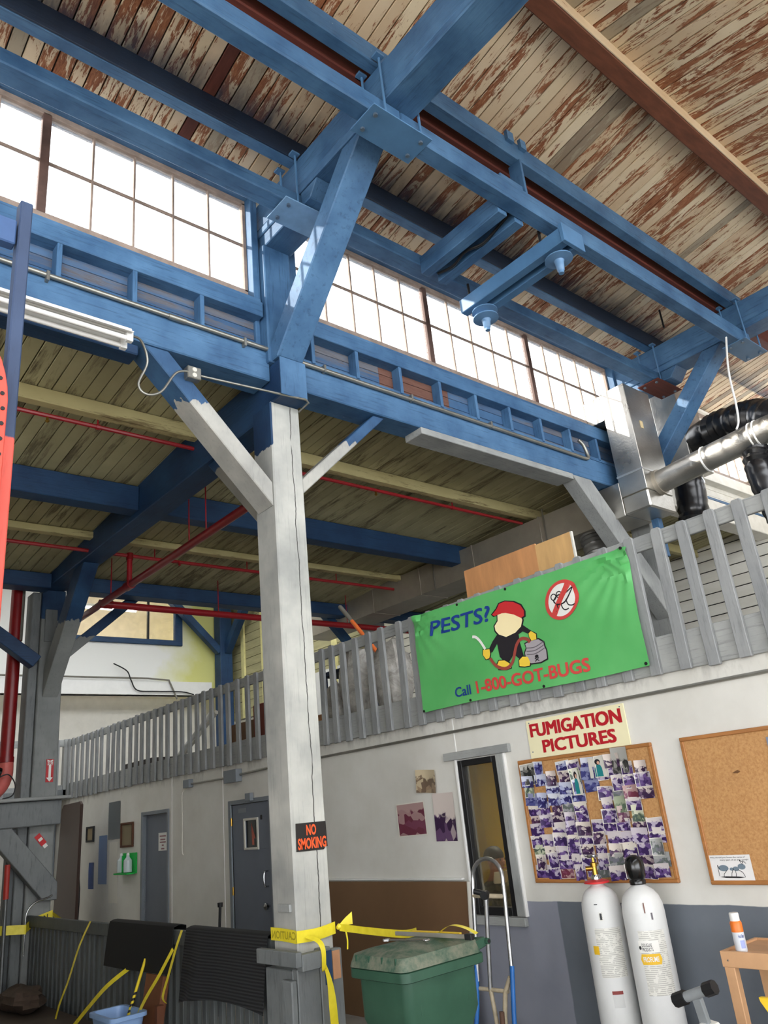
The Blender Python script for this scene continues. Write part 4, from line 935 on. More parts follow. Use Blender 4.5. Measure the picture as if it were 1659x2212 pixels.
# ================================================================== OVERHEAD: PIPES, DUCTS, LAMP, HOIST BARS
def pipe(name, pts, r, mat, label, cat='pipe', group=None, n=10): return solo(name, MB().tube(pts, r, n), mat, label, cat, group, smooth=True)
sp1 = thing('sprinkler_pipe', 'thin red sprinkler pipe under the nearest yellowed joist', 'pipe', (4, 6.45, 5.27))
MB().tube([(-3, 6.46, 5.30), (8.38, 6.46, 5.30)], .021, 8).build('pipe', M_red, sp1, 0, True)
for hx in (2.35, 4.75, 7.0): MB().tube([(hx, 6.46, 5.30), (hx, 6.46, 5.44)], .008, 6).build('hanger', M_red, sp1); MB().tube([(hx-.015, 6.46, 5.30), (hx+.015, 6.46, 5.30)], .028, 8).build('clamp', M_red, sp1, 0, True)
for hx in (1.9, 5.7): MB().lathe([(.012, 0), (.012, -.03), (.022, -.035), (.006, -.05)], (hx, 6.46, 5.28), 8).build('sprinkler_head', M_brass, sp1, 0, True)
sp2 = thing('sprinkler_pipe', 'thin red sprinkler pipe under the second yellowed joist', 'pipe', (4, 9.3, 5.08))
MB().tube([(-3, 9.3, 5.107), (8.38, 9.3, 5.107)], .024, 8).build('pipe', M_red, sp2, 0, True)
for hx in (4.2, 5.6, 7.2): MB().tube([(hx, 9.3, 5.11), (hx, 9.3, 5.29)], .008, 6).build('hanger', M_red, sp2)
MB().tube([(4.55, 9.3, 5.10), (4.4, 9.0, 5.0), (4.4, 8.98, 4.95)], .016, 8).build('branch', M_red, sp2, 0, True)
mp = thing('sprinkler_main', 'thick red sprinkler main running back below the girder then across', 'pipe', (3.87, 10.25, 4.65))
MB().tube([(3.83, 5.9, 4.71), (3.87, 10.25, 4.71), (3.93, 13.5, 4.71)], .047, 12).build('pipe', M_darkred, mp, 0, True)
MB().tube([(3.87, 10.25, 4.71), (9.5, 10.25, 4.69)], .05, 12).build('pipe', M_red, mp, 0, True)
MB().tube([(3.86, 9.3, 4.71), (3.86, 9.3, 5.10)], .035, 10).build('riser', M_red, mp, 0, True)
for (a, b) in (((3.84, 10.25, 4.71), (4.02, 10.25, 4.71)), ((3.86, 9.22, 4.71), (3.86, 9.38, 4.71)), ((3.86, 9.3, 5.05), (3.86, 9.3, 5.14))): MB().tube([a, b], .06 if a[2] < 4.9 else .045, 12).build('coupling', M_darkred, mp, 0, True)
for (hx, hy) in ((3.84, 7.6), (3.84, 7.2), (3.86, 9.9), (5.65, 10.25), (8.1, 10.25)): MB().tube([(hx, hy, 4.71), (hx, hy, zL(hy))], .008, 6).build('hanger', M_red, mp)
rs = thing('sprinkler_riser', 'very thick glossy red riser pipe beside the rear post', 'pipe', (3.03, 11.1, 2.2))
MB().tube([(3.04, 11.15, 5.1), (3.04, 11.15, 2.80)], .085, 20).build('pipe', M_darkred, rs, 0, True)
MB().tube([(3.04, 11.15, 2.83), (3.04, 11.15, 2.76)], .094, 20).build('flange', M_darkred, rs, 0, True)
MB().tube(smoothpath([(3.04, 11.15, 2.76), (3.04, 11.15, 2.60), (2.98, 11.13, 2.46), (2.84, 11.1, 2.36), (2.6, 11.05, 2.32)], 5), .09, 20).build('elbow', plain('faded red pipe paint', srgb(196, 96, 88), .5), rs, 0, True)
MB().tube([(2.93, 11.0, 2.62), (2.80, 10.98, 2.66)], .07, 14).build('valve_wheel', M_blackgloss, rs, 0, True)
MB().tube(smoothpath([(2.92, 10.98, 2.57), (3.03, 10.97, 2.60), (3.12, 10.98, 2.48), (3.10, 10.98, 2.35), (2.98, 10.98, 2.31)], 6), .008, 6).build('cable', M_black, rs, 0, True)
M_pipegrey = plain('grey primer', srgb(120, 116, 106), .6)
MB().tube([(3.068, 11.14, 5.1), (3.068, 11.14, 4.35)], .066, 14).build('bare_patch', M_pipegrey, rs, 0, True)
# ---- ducts
def foil():
    t = NT('foil faced duct wrap'); n = t.noise(t.pos((1, 1, 1), False), 14, 5, .7, .6); n2 = t.noise(t.pos((1, 1, 1), False), 2, 3)
    return t.out(t.mix(t.ramp(n2, .3, .7), srgb(176, 172, 164), srgb(206, 202, 194)), t.ramp(n2, -.35, 2.2), .92, n, .4, .012)
M_foil = foil(); M_sheet = plain('dull sheet metal', srgb(168, 160, 146), .5, .55, .1, 3)
M_tapefoil = plain('foil tape', srgb(214, 212, 206), .3, .8, .06)
vd = thing('square_duct', 'foil wrapped vertical duct standing before the clerestory window', 'duct', (8.7, 4.67, 5.1))
B(8.40, 9.0, 4.49, 4.86, 5.10, 6.58).build('shaft', M_foil, vd, .006)
B(8.40, 9.0, 4.86, 5.12, 6.20, 6.56).build('window_elbow', M_foil, vd, .006)
B(8.40, 9.0, 4.86, 5.25, 4.86, 5.31).build('lower_elbow', M_foil, vd, .006)
B(8.40, 9.0, 4.49, 4.86, 4.86, 5.10).build('boot', M_foil, vd, .02)
B(8.395, 9.005, 4.485, 4.865, 5.36, 5.385).build('tape_seam', M_tapefoil, vd)
B(8.60, 8.66, 4.483, 4.489, 5.98, 6.08).build('label', plain('tan label', srgb(206, 184, 140), .6), vd)
rd = thing('round_duct', 'shiny foil round duct running towards the picture edge', 'duct', (8.7, 3.4, 5.15))
MB().tube([(8.70, 4.49, 5.22), (8.70, 3.85, 5.27), (8.70, 3.05, 5.33), (8.74, 2.75, 5.34), (8.95, 2.4, 5.33)], [.145, .15, .155, .155, .16], 24).build('tube', M_foil, rd, 0, True)
MB().tube([(8.70, 4.50, 5.22), (8.70, 4.44, 5.225)], .165, 24).build('collar', M_sheet, rd, 0, True)
for yy, zz in ((3.82, 5.272), (3.22, 5.318), (3.16, 5.322)): MB().tube([(8.70, yy-.008, zz), (8.70, yy+.008, zz)], .164, 24).build('strap', M_white, rd, 0, True)
pipe('hanging_strap', smoothpath([(8.80, 3.24, 6.70), (8.66, 3.27, 6.2), (8.62, 3.28, 5.75), (8.60, 3.30, 5.52), (8.56, 3.33, 5.42)], 5), .012, M_white, 'white plastic strap hanging to the round duct', 'strap')
tr = thing('trunk_duct', 'long sheet metal trunk duct under the aisle ceiling above the plywood', 'duct', (8.7, 8, 4.85))
B(8.42, 9.0, 5.25, 12.0, 4.86, 5.305).build('duct', M_sheet, tr, .004)
for yy in (6.2, 7.5, 8.7, 9.9): B(8.41, 9.01, yy-.012, yy+.012, 4.85, 5.315).build('joint_flange', M_sheet, tr, .002)
for yy in (6.1, 8.35): B(8.395, 8.405, yy-.012, yy+.012, 4.83, 5.40).build('hanger', M_galv, tr)
def flexduct(name, pts, r, mat, label, ribs=40, amp=.012):
    P = smoothpath(pts, max(4, ribs*2//(len(pts)-1))); R2 = [r+amp*math.sin(i*math.pi*.9)+mnoise.noise(Vector((i*.7, 3.1, r*9)))*amp*.8 for i in range(len(P))]
    return solo(name, MB().tube(P, R2, 18), mat, label, 'duct', smooth=True)
M_flexs = plain('grey flexible duct skin', srgb(120, 118, 114), .35, .4, .15, 9); M_flexb = plain('black plastic duct skin', srgb(26, 26, 28), .25, 0, .2, 9, spec=.6)
flexduct('flexible_duct', [(8.62, 5.55, 4.86), (8.60, 5.50, 4.6), (8.52, 5.44, 4.3), (8.45, 5.40, 3.9)], .155, M_flexs, 'grey flexible duct dropping from the trunk duct', 16)
flexduct('flexible_duct', [(10.3, 4.9, 6.05), (10.1, 4.5, 6.15), (9.9, 4.05, 6.12), (9.7, 3.6, 6.0), (9.4, 3.2, 5.75), (9.15, 2.9, 5.4), (9.0, 2.7, 4.8)], .21, M_flexb, 'glossy black flexible duct behind the diagonal strut', 26, .02)
flexduct('flexible_duct', [(8.75, 3.25, 5.20), (8.72, 3.28, 5.0), (8.70, 3.26, 4.7), (8.70, 3.2, 4.3)], .14, M_flexb, 'black flexible duct hanging below the round duct', 10, .01)
flexduct('flexible_duct', [(9.75, 4.6, 5.75), (9.75, 4.6, 5.5), (9.75, 4.62, 5.2), (9.75, 4.66, 4.9)], .2, M_flexb, 'short black duct behind the foil round duct', 10, .01)
solo('duct_box', B(9.9, 10.5, 4.55, 4.95, 5.75, 7.0), M_foil, 'second foil wrapped duct box behind the diagonal strut', 'duct', bevel=.01)
solo('blue_stub', B(8.88, 8.98, 4.7, 4.8, 4.35, 4.858), M_blue_z, 'thin blue stub below the foil duct', 'bracket', bevel=.006)
# ---- hoist bars between the hung beam and the sash beam
hb = thing('spreader_bar', 'pair of blue bars with a dark cable between the hung beams', 'beam', (4.92, 3.75, 6.66))
B(4.74, 4.86, 3.32, 4.36, 6.66, 6.86).build('bar', M_blue_y, hb, .006); B(4.97, 5.09, 3.32, 4.36, 6.66, 6.86).build('bar', M_blue_y, hb, .006)
MB().tube(smoothpath([(4.92, 4.3, 6.70), (4.93, 4.1, 6.66), (4.90, 3.9, 6.68), (4.94, 3.7, 6.66), (4.95, 3.5, 6.72), (4.95, 3.36, 6.76)], 6), .014, 8).build('cable', M_black, hb, 0, True)
MB().tube([(4.915, 4.02, 6.80), (4.915, 4.02, 6.86)], .16, 20).build('pulley', plain('grey rubber wheel', srgb(100, 104, 108), .6), hb, 0, True)
hs = thing('hanging_channel', 'lit blue channel hung below the beams with disc insulators', 'fixture', (5.45, 3.75, 6.4))
B(5.32, 5.42, 3.08, 4.42, 6.44, 6.60).build('channel', M_steelblue, hs, .006); B(5.50, 5.60, 3.08, 4.42, 6.44, 6.60).build('channel', M_steelblue, hs, .006)
B(5.42, 5.50, 3.12, 4.38, 6.56, 6.58).build('web', M_steelblue, hs)
B(5.30, 5.62, 3.06, 3.10, 6.42, 6.62).build('end_cap', M_steelblue, hs, .004)
for (hx, hy) in ((5.36, 4.3), (5.56, 4.3), (5.46, 3.25), (5.36, 3.35)): MB().tube([(hx, hy, 6.58), (hx, hy, 6.75)], .014, 8).build('hanger_rod', M_black, hs, 0, True)
def insulator(yy, two):
    c = (5.46, yy, 6.44)
    prof = [(.03, 0), (.04, -.02), (.13, -.035), (.132, -.048), (.05, -.06), (.045, -.075)]
    if two: prof += [(.05, -.09), (.13, -.115), (.132, -.13), (.05, -.145)]
    z = prof[-1][1]; prof += [(.042, z-.02), (.034, z-.09), (.026, z-.10), (.026, z-.125), (.004, z-.126)]
    MB().lathe(prof, c, 28).build('insulator', plain('blue glazed insulator', srgb(96, 132, 168), .35, 0, .12, 6), hs, 0, True)
insulator(3.26, False); insulator(4.22, True)
solo('tie_plate', B(5.02, 5.05, 3.18, 3.32, 6.905, 7.32), M_blue_z, 'blue upright cleat joining the two upper beams', 'bracket', bevel=.004)
solo('packing_block', B(4.70, 5.02, 3.20, 3.31, 6.907, 7.00), M_blue_x, 'blue packing block on the hung beam beside the cleat', 'block', bevel=.01)
solo('joist_clip', B(4.86, 4.95, 3.15, 3.185, 7.45, 7.56), M_blue_x, 'small blue lug on the upper purlin, nearer the girder', 'bracket')
solo('joist_clip', B(5.05, 5.13, 3.15, 3.185, 7.45, 7.56), M_blue_x, 'small blue lug on the upper purlin, farther from the girder', 'bracket')
cl_h = pipe('pendant_hook', [(8.9, 4.0, 7.60), (8.9, 4.0, 7.32)], .012, M_black, 'thin black hook under the roof boards', 'hook')
# ---- conduit on the header, lamp, outlet
hc = thing('header_conduit', 'long galvanised conduit on the blue header beams', 'conduit', (4, 4.98, 5.62))
MB().tube([(-6, 4.975, 5.632), (3.34, 4.975, 5.632)], .02, 10).build('pipe', M_galv, hc, 0, True); MB().tube([(3.58, 4.975, 5.61), (7.95, 4.975, 5.60)], .022, 10).build('pipe', M_galv, hc, 0, True)
MB().tube(smoothpath([(7.95, 4.975, 5.60), (8.02, 4.975, 5.62), (8.02, 4.98, 5.70), (7.98, 4.985, 5.80), (7.92, 5.0, 5.86)], 6), .022, 10).build('elbow', M_galv, hc, 0, True)
for hx in (1.4, 3.05, 3.9, 5.0, 6.2): B(hx-.012, hx+.012, 4.95, 5.0, 5.58, 5.66).build('strap', M_galv, hc, .003)
MB().tube([(2.35, 4.975, 5.632), (2.50, 4.975, 5.632)], .026, 10).build('coupling', M_galv, hc, 0, True)
fl = thing('fluorescent_light', 'white twin tube fluorescent batten hung under the header', 'lamp', (.75, 4.82, 5.12))
B(-.5, 1.97, 4.78, 4.86, 5.20, 5.262).build('housing', M_white, fl, .006)
MB().prism([(4.70, 5.175), (4.79, 5.215), (4.85, 5.215), (4.94, 5.175), (4.94, 5.182), (4.85, 5.222), (4.79, 5.222), (4.70, 5.182)], 'x', -.5, 1.95).build('reflector', M_white, fl)
for yy in (4.765, 4.875):
    MB().tube([(-.45, yy, 5.152), (1.92, yy, 5.152)], .019, 12).build('tube', plain('fluorescent tube glass', srgb(236, 234, 230), .3, 0, .02), fl, 0, True)
    B(1.915, 1.965, yy-.022, yy+.022, 5.125, 5.21).build('lamp_holder', M_white, fl, .004)
MB().tube([(1.55, 4.82, 5.26), (1.55, 4.86, 5.30), (1.55, 5.0, 5.33)], .006, 6).build('hook', M_galv, fl)
solo('steel_strap', B(1.22, 1.82, 4.99, 5.0, 5.335, 5.385), plain('greasy steel strap', srgb(128, 124, 112), .5, .4), 'grey steel strap on the header above the fluorescent light', 'strap')
pipe('flexible_conduit', smoothpath([(1.97, 4.82, 5.22), (2.08, 4.88, 5.25), (2.16, 4.94, 5.12), (2.10, 4.96, 4.92), (2.16, 4.95, 4.84), (2.28, 4.95, 4.90), (2.40, 4.95, 5.10), (2.52, 4.965, 5.16)], 6), .010, M_galv, 'looping metal conduit from lamp to outlet', 'conduit')
ob_ = thing('outlet_box', 'grey electrical outlet box on the knee brace', 'outlet', (2.57, 4.98, 5.10))
B(2.505, 2.625, 4.955, 5.03, 5.105, 5.215).build('box', M_galv, ob_, .006)
for dz in (.028, .078): MB().lathe([(.021, 0), (.019, .006)], (2.565, 4.956, 5.108+dz), 14, (0, -1, 0)).build('receptacle', M_offwhite, ob_, 0, True)
pipe('thin_conduit', [(2.625, 4.965, 5.15), (3.56, 4.83, 5.13), (3.60, 4.85, 5.12), (3.60, 5.0, 5.10)], .010, M_galv, 'thin metal conduit from the outlet to the post head', 'conduit')
# ================================================================== MEZZANINE GOODS
M_ply = plain('plywood', srgb(186, 132, 86), .6, 0, .2, 3, (3, 3, .6)); M_ply2 = plain('paler plywood face', srgb(198, 158, 104), .6, 0, .15, 3, (3, 3, .6))
pw = thing('plywood_sheet', 'plywood sheet standing behind the railing over the green banner', 'board', (5.3, 4.2, 2.6))
B(5.29, 5.31, 3.98, 4.85, 2.6, 3.77).build('panel', M_ply, pw); B(5.29, 5.31, 3.60, 3.98, 2.6, 3.755).build('panel', M_ply2, pw)
B(5.288, 5.312, 3.585, 3.60, 2.6, 3.755).build('edge', M_offwhite, pw)
t = NT('cloudy plastic'); n_ = t.noise(t.pos(), 9, 5, .65, .8)
M_bag = t.out(t.mix(t.ramp(n_, .35, .65), srgb(150, 146, 138), srgb(196, 192, 184)), .25, 0, n_, .5, .02, .6)
def lump(name, c, rx, ry, rz, mat, label, seed, cat='bag', amp=.22):
    m = MB(); nu, nv = 18, 12
    for i in range(nv+1):
        th = math.pi*i/nv
        for j in range(nu):
            ph = 2*math.pi*j/nu; d = Vector((math.sin(th)*math.cos(ph), math.sin(th)*math.sin(ph), math.cos(th)))
            k = 1+amp*mnoise.noise(d*2.2+Vector((seed, seed*.3, 0)))+amp*.4*mnoise.noise(d*6+Vector((0, seed, 0)))
            z = d.z*k; m.v.append((c[0]+d.x*k*rx, c[1]+d.y*k*ry, c[2]+max(-.92, z)*rz))
    for i in range(nv):
        for j in range(nu): a, b = i*nu+j, i*nu+(j+1) % nu; m.f.append((a, b, b+nu, a+nu))
    return solo(name, m, mat, label, cat, smooth=True)
lump('plastic_bag', (5.38, 6.74, 3.05), .16, .22, .44, M_bag, 'tall cloudy plastic bundle behind the railing', 1.0)
lump('plastic_bag', (5.40, 6.16, 3.0), .2, .24, .40, M_bag, 'cloudy plastic bundle beside the green banner', 4.0)
lump('plastic_bag', (5.36, 7.10, 2.86), .1, .14, .26, M_bag, 'small tied plastic bag leaning on the railing', 7.0)
solo('steel_rack', MB().box(5.5, 5.56, 6.98, 7.04, 2.6, 3.3).box(5.5, 5.56, 7.5, 7.56, 2.6, 3.3).box(5.5, 5.9, 6.98, 7.56, 3.25, 3.3).box(5.5, 5.9, 6.98, 7.56, 2.85, 2.9), plain('dark blue rack steel', srgb(32, 44, 66), .5), 'dark steel rack behind the railing slats', 'rack')
solo('timber_offcut', B(5.3, 5.36, 7.2, 8.4, 2.72, 2.80), M_ply, 'brown timber offcut on the mezzanine floor', 'plank', bevel=.004)
solo('timber_offcut', B(5.3, 5.38, 7.3, 8.2, 2.6, 2.70), plain('pale timber', srgb(206, 172, 128), .6), 'pale timber offcut under the brown one', 'plank', bevel=.004)
rod_ = thing('painted_pole', 'grey pole with an orange end leaning over the railing', 'pole', (6.0, 7.3, 2.6))
MB().tube([(6.0, 7.72, 4.21), (6.0, 7.50, 3.97)], .028, 10).build('grey_end', M_pipegrey, rod_, 0, True); MB().tube([(6.0, 7.50, 3.97), (6.0, 6.9, 3.3), (6.0, 6.6, 2.6)], .026, 10).build('orange_length', plain('orange paint', srgb(236, 120, 60), .4), rod_, 0, True)
solo('stacked_crate', B(5.5, 6.1, 9.0, 9.7, 2.6, 3.0), plain('brown crate', srgb(124, 92, 66), .7), 'brown crate behind the railing near the doors', 'crate', bevel=.01)
solo('stacked_crate', B(5.4, 6.0, 8.5, 8.95, 2.6, 3.15), plain('red brown crate', srgb(128, 62, 48), .7), 'red brown crate behind the railing beside the post', 'crate', bevel=.01)
solo('stacked_crate', B(5.5, 6.4, 12.2, 13.4, 2.6, 2.85), plain('dark crate', srgb(70, 64, 60), .7), 'low dark crate far along the mezzanine', 'crate', bevel=.01)
lump('tarpaulin_bundle', (4.55, 14.75, 2.98), .18, .1, .5, plain('dark blue tarpaulin', srgb(24, 26, 44), .3, 0, .3, 6), 'dark blue tarpaulin bundle at the far railing', 3.0, 'bundle')
pipe('white_pipe', [(5.9, 12.6, 2.63), (5.9, 11.0, 3.35)], .035, M_white, 'white pipe leaning behind the railing, lower one', group=None)
pipe('white_pipe', [(6.1, 12.9, 2.63), (6.1, 11.2, 3.40)], .035, M_offwhite, 'off white pipe leaning behind the railing, upper one')
pipe('wall_cable', smoothpath([(6.6, 16.66, 5.25), (6.9, 16.66, 5.1), (7.0, 16.66, 4.9), (7.15, 16.66, 4.68), (7.6, 16.66, 4.66), (8.2, 16.66, 4.66), (8.5, 16.66, 4.6)], 6), .014, M_black, 'black cable drooping on the far white wall', 'cable')
pipe('wall_conduit', [(-4, 16.68, 4.93), (7.4, 16.68, 4.95), (7.9, 16.68, 4.92), (8.1, 16.68, 4.5)], .02, M_pipegrey, 'thin grey conduit across the far white wall', 'conduit')
# partition of boards and yellow battens right of the far blue post
pt = struct('wall_partition', B(9.62, 9.70, 11.4, 16.8, 4.0, 7.3), M_black, 'unpainted looking board partition with pale yellow battens'); ptw = wloc(pt)
M_bd = plain('greyed yellow board', srgb(168, 162, 122), .7, 0, .15, 4, (3, .5, 3))
for k in range(17): B(9.59, 9.62, 11.4, 16.8, 4.0+.195*k, 4.186+.195*k).build('board', M_bd, pt, .003)
bt = B(9.54, 9.59, -.07, .07, 4.0, 7.3).mesh('batten', plain('pale yellow batten', srgb(222, 214, 150), .6), (0, 0, 0), .004)
for yy in (16.2, 15.3, 14.4, 13.5, 12.6): piece('batten', bt, pt, Vector((0, yy, 0))-ptw)
B(9.55, 9.61, 11.6, 14.9, 3.6, 4.5).build('white_skirt', M_white, pt)
# small black fittings seen between the slats
fan = thing('wall_vent', 'round black wall vent on the siding, seen between slats', 'vent', (13.1, 5.0, 4.0))
for (yy, zz, rr, nm) in ((5.13, 4.22, .16, 0),):
    MB().lathe([(rr, 0), (rr, .05), (rr*.8, .07), (rr*.3, .05)], (13.12, yy, zz), 20, (-1, 0, 0)).build('ring', M_black, fan, 0, True)
    MB().lathe([(rr*.3, .05), (.01, .08)], (13.12, yy, zz), 16, (-1, 0, 0)).build('hub', M_pipegrey, fan, 0, True)
# ================================================================== PALLET RACK AT THE PICTURE EDGE
rk = thing('storage_rack', 'tall rack upright, blue above and red below, at the picture edge', 'rack', (.78, 3.23, 0))
M_rack = two_tone('rack enamel blue over red', (srgb(46, 60, 86), srgb(58, 74, 104)), (srgb(210, 84, 70), srgb(222, 96, 82)), 3.37, .02)
B(.758, .815, 3.2, 3.27, 0, 4.63).build('upright', M_rack, rk, .006)
B(-2.0, .75, 3.2, 3.26, 4.36, 4.50).build('cross_beam', plain('blue rack beam', srgb(60, 88, 132), .5), rk, .006)
pl_ = [(.30, 0), (.756, 0), (.756, 3.50), (.750, 3.56), (.738, 3.62), (.72, 3.68), (.69, 3.74), (.62, 3.81), (.30, 3.9)]
MB().prism(pl_, 'y', 3.12, 3.15).build('perforated_plate', plain('red rack enamel', srgb(216, 78, 62), .45, 0, .06), rk, .004)
for k in range(26): MB().lathe([(.009, 0), (.009, .004)], (.737 - (0 if k < 20 else (k-20)**1.6*.006), 3.1195, 2.05+k*.07), 10, (0, -1, 0)).build('hole', M_black, rk)

fr_l = thing('tube_light', 'glowing tube light inside the room behind the far window', 'lamp', (6.9, 17.5, 6.7))
B(6.2, 7.5, 17.45, 17.6, 6.72, 6.78).build('housing', M_white, fr_l, .004); MB().tube([(6.25, 17.52, 6.70), (7.45, 17.52, 6.70)], .025, 12).build('tube', emit('lit tube', (1, .97, .9, 1), 14), fr_l, 0, True)

# ================================================================== ON THE FLOOR
# ---- green wheeled bin
def bin_mat():
    t = NT('dark green bin plastic'); n = t.noise(t.pos((1, 1, 1), False), 5, 5, .6)
    return t.out(t.mix(t.ramp(n, .3, .7), srgb(40, 72, 56), srgb(50, 84, 66)), .45, 0, n, .06, .004)
M_bin = bin_mat()
t = NT('dusty green lid'); n_ = t.noise(t.pos((1, 1, 1), False), 9, 6, .7)
M_lid = t.out(t.mix(t.ramp(n_, .38, .6), srgb(50, 80, 64), srgb(112, 114, 98)), .6, 0, n_, .1, .004)
bi = thing('wheeled_bin', 'dark green wheeled bin with a dusty lid before the tall post', 'bin', (3.34, 3.9, 0))
def ringrect(x0, x1, y0, y1, z, r=.05, n=4):
    out = []
    for cx_, cy_, a0 in ((x1-r, y1-r, 0), (x0+r, y1-r, 90), (x0+r, y0+r, 180), (x1-r, y0+r, 270)):
        for k in range(n+1): a = math.radians(a0+90*k/n); out.append((cx_+r*math.cos(a), cy_+r*math.sin(a), z))
    return out
def loft(rings, cap=True):
    m = MB(); n = len(rings[0])
    for r in rings: m.v += r
    for i in range(len(rings)-1):
        for j in range(n): a, b = i*n+j, i*n+(j+1) % n; m.f.append((a, b, b+n, a+n))
    if cap: m.f.append(tuple(range(n-1, -1, -1))); m.f.append(tuple((len(rings)-1)*n+j for j in range(n)))
    return m
X0, X1, Y0, Y1 = 3.05, 3.64, 3.62, 4.08
loft([ringrect(X0+.09, X1-.06, Y0+.08, Y1-.08, .06), ringrect(X0+.07, X1-.05, Y0+.06, Y1-.06, .40), ringrect(X0+.06, X1-.04, Y0+.05, Y1-.05, .58), ringrect(X0+.025, X1-.02, Y0+.02, Y1-.02, .66), ringrect(X0+.02, X1-.02, Y0+.015, Y1-.015, .885)]).build('body', M_bin, bi, 0, True)
loft([ringrect(X0-.008, X1+.02, Y0-.012, Y1+.012, .865), ringrect(X0-.015, X1+.025, Y0-.02, Y1+.02, .87), ringrect(X0-.015, X1+.025, Y0-.02, Y1+.02, .915), ringrect(X0-.005, X1+.02, Y0-.01, Y1+.01, .92)]).build('rim', M_bin, bi, 0, True)
loft([ringrect(X0-.02, X1+.01, Y0-.018, Y1+.018, .922), ringrect(X0-.015, X1+.005, Y0-.012, Y1+.012, .945), ringrect(X0+.0, X1, Y0+.0, Y1, .985), ringrect(X0+.05, X1-.03, Y0+.07, Y1-.07, 1.005), ringrect(X0+.16, X1-.12, Y0+.16, Y1-.16, 1.022)]).build('lid', M_lid, bi, 0, True)
for k in range(4): B(X0-.012, X0+.03, Y0+.05+k*.115, Y0+.058+k*.115, .945, .985).build('lid_rib', M_bin, bi)
MB().tube([(3.70, 3.60, .965), (3.70, 4.10, .965)], .017, 10).build('handle', M_bin, bi, 0, True)
for yy in (3.64, 4.06): MB().bar((3.62, yy, .95), (3.70, yy, .965), .04, .05, (0, 1, 0)).build('handle_bracket', M_bin, bi, .006)
MB().tube([(3.70, 3.597, .965), (3.70, 3.601, .965)], .012, 10).build('handle_bore', M_black, bi)
for yy in (3.74, 3.99): B(X0+.055, X0+.075, yy, yy+.10, .10, .62).build('front_flute', M_bin, bi, .01)
for xx in (3.16, 3.52): B(xx, xx+.006, Y0+.018, Y0+.03, .70, .86).build('side_rib', M_bin, bi)
for yy in (3.66, 3.99): MB().tube([(3.60, yy, .12), (3.60, yy+.05, .12)], .12, 18).build('wheel', M_black, bi, 0, True)
# tools on the lid
lv = thing('aluminium_straightedge', 'aluminium straightedge lying on the bin lid', 'tool', (3.42, 3.75, 1.022))
MB().bar((3.40, 4.08, 1.034), (3.44, 3.52, 1.034), .012, .022, (1, 0, 0)).build('bar', plain('dull aluminium', srgb(170, 166, 156), .4, .6), lv, .002)
MB().bar((3.44, 3.52, 1.034), (3.444, 3.47, 1.034), .03, .03, (1, 0, 0)).build('end_block', M_black, lv, .003)
MB().bar((3.47, 4.0, 1.032), (3.50, 3.62, 1.032), .02, .02, (1, 0, 0)).build('yellow_edge', plain('yellow enamel', srgb(226, 190, 60), .5), lv, .002)
wr = thing('spanner', 'steel combination spanner on the bin lid', 'tool', (3.26, 3.86, 1.02))
MB().bar((3.24, 3.96, 1.03), (3.31, 3.72, 1.03), .014, .008, (1, 0, 0)).build('shank', M_chrome, wr, .002)
MB().lathe([(.02, 0), (.022, .004), (.02, .010), (.011, .010), (.011, 0)], (3.312, 3.71, 1.024), 16).build('ring_end', M_chrome, wr, 0, True)
MB().prism([(3.232, 3.95), (3.252, 3.955), (3.262, 3.985), (3.248, 4.0), (3.246, 3.98), (3.234, 3.976), (3.226, 3.995), (3.218, 3.975)], 'z', 1.024, 1.036).build('jaw', M_chrome, wr, .001)
def ribbon(pts, wvec, k=6, twist=None):
    P = smoothpath(pts, k); n = len(P); m = MB()
    for s_ in (-.5, .5):
        for i, p in enumerate(P):
            wv = Vector(wvec(i/(n-1)) if callable(wvec) else wvec); m.v.append(tuple(p+wv*s_))
    for i in range(n-1): m.f.append((i, i+1, n+i+1, n+i))
    k2 = len(m.v); m.v += [(a-.0012, b-.0008, c) for a, b, c in m.v]; m.f += [tuple(reversed([q+k2 for q in f])) for f in list(m.f)]
    return m
t = NT('yellow caution tape'); n_ = t.noise(t.pos((1, 1, 1), False), 12, 3)
M_tape = t.out(t.mix(t.ramp(n_, .3, .7), srgb(226, 206, 34), srgb(244, 226, 60)), .4, spec=.5)
F_tapetext = flat('black tape print', srgb(30, 28, 18), .5); F_ghost = flat('show-through tape print', srgb(176, 160, 40), .5)
solo('tape_scrap', ribbon([(3.46, 3.78, 1.03), (3.50, 3.70, 1.075), (3.52, 3.60, 1.065), (3.53, 3.52, 1.035)], (.045, .015, .0)), M_tape, 'crumpled yellow tape scrap on the bin lid', 'tape', smooth=True)
# ---- gas cylinders
M_cyl = plain('white cylinder enamel', srgb(216, 216, 214), .42, 0, .05, 5)
t = NT('printed label paper'); s_ = t.sep(t.geo())
ln = t.math('FRACT', t.math('MULTIPLY', s_[2], 95)); nn = t.noise(t.pos((1, 1, 1), False), 38, 2)
M_label = t.out(t.mix(t.math('MULTIPLY', t.math('MULTIPLY', t.ramp(ln, .5, .52), t.ramp(nn, .42, .46)), .5), srgb(222, 220, 212), srgb(128, 126, 120)), .55)
F_gold = flat('label gold', srgb(228, 182, 40), .45); F_dark = flat('label dark print', srgb(40, 42, 44), .5)
def cyl_pt(c, r, a, z): a = math.radians(a); return Vector((c[0]+r*math.cos(a), c[1]+r*math.sin(a), z))
def cyl_patch(c, r, a0, a1, z0, z1, n=12): return MB().grid(lambda u, v: cyl_pt(c, r, a0+(a1-a0)*u, z0+(z1-z0)*v), n, 2)
def cyl_text(s, c, r, a0, a1, z0, z1, **kw): return text_map(s, lambda a, b: cyl_pt(c, r, a0+(a1-a0)*a, z0+(z1-z0)*b), **kw)
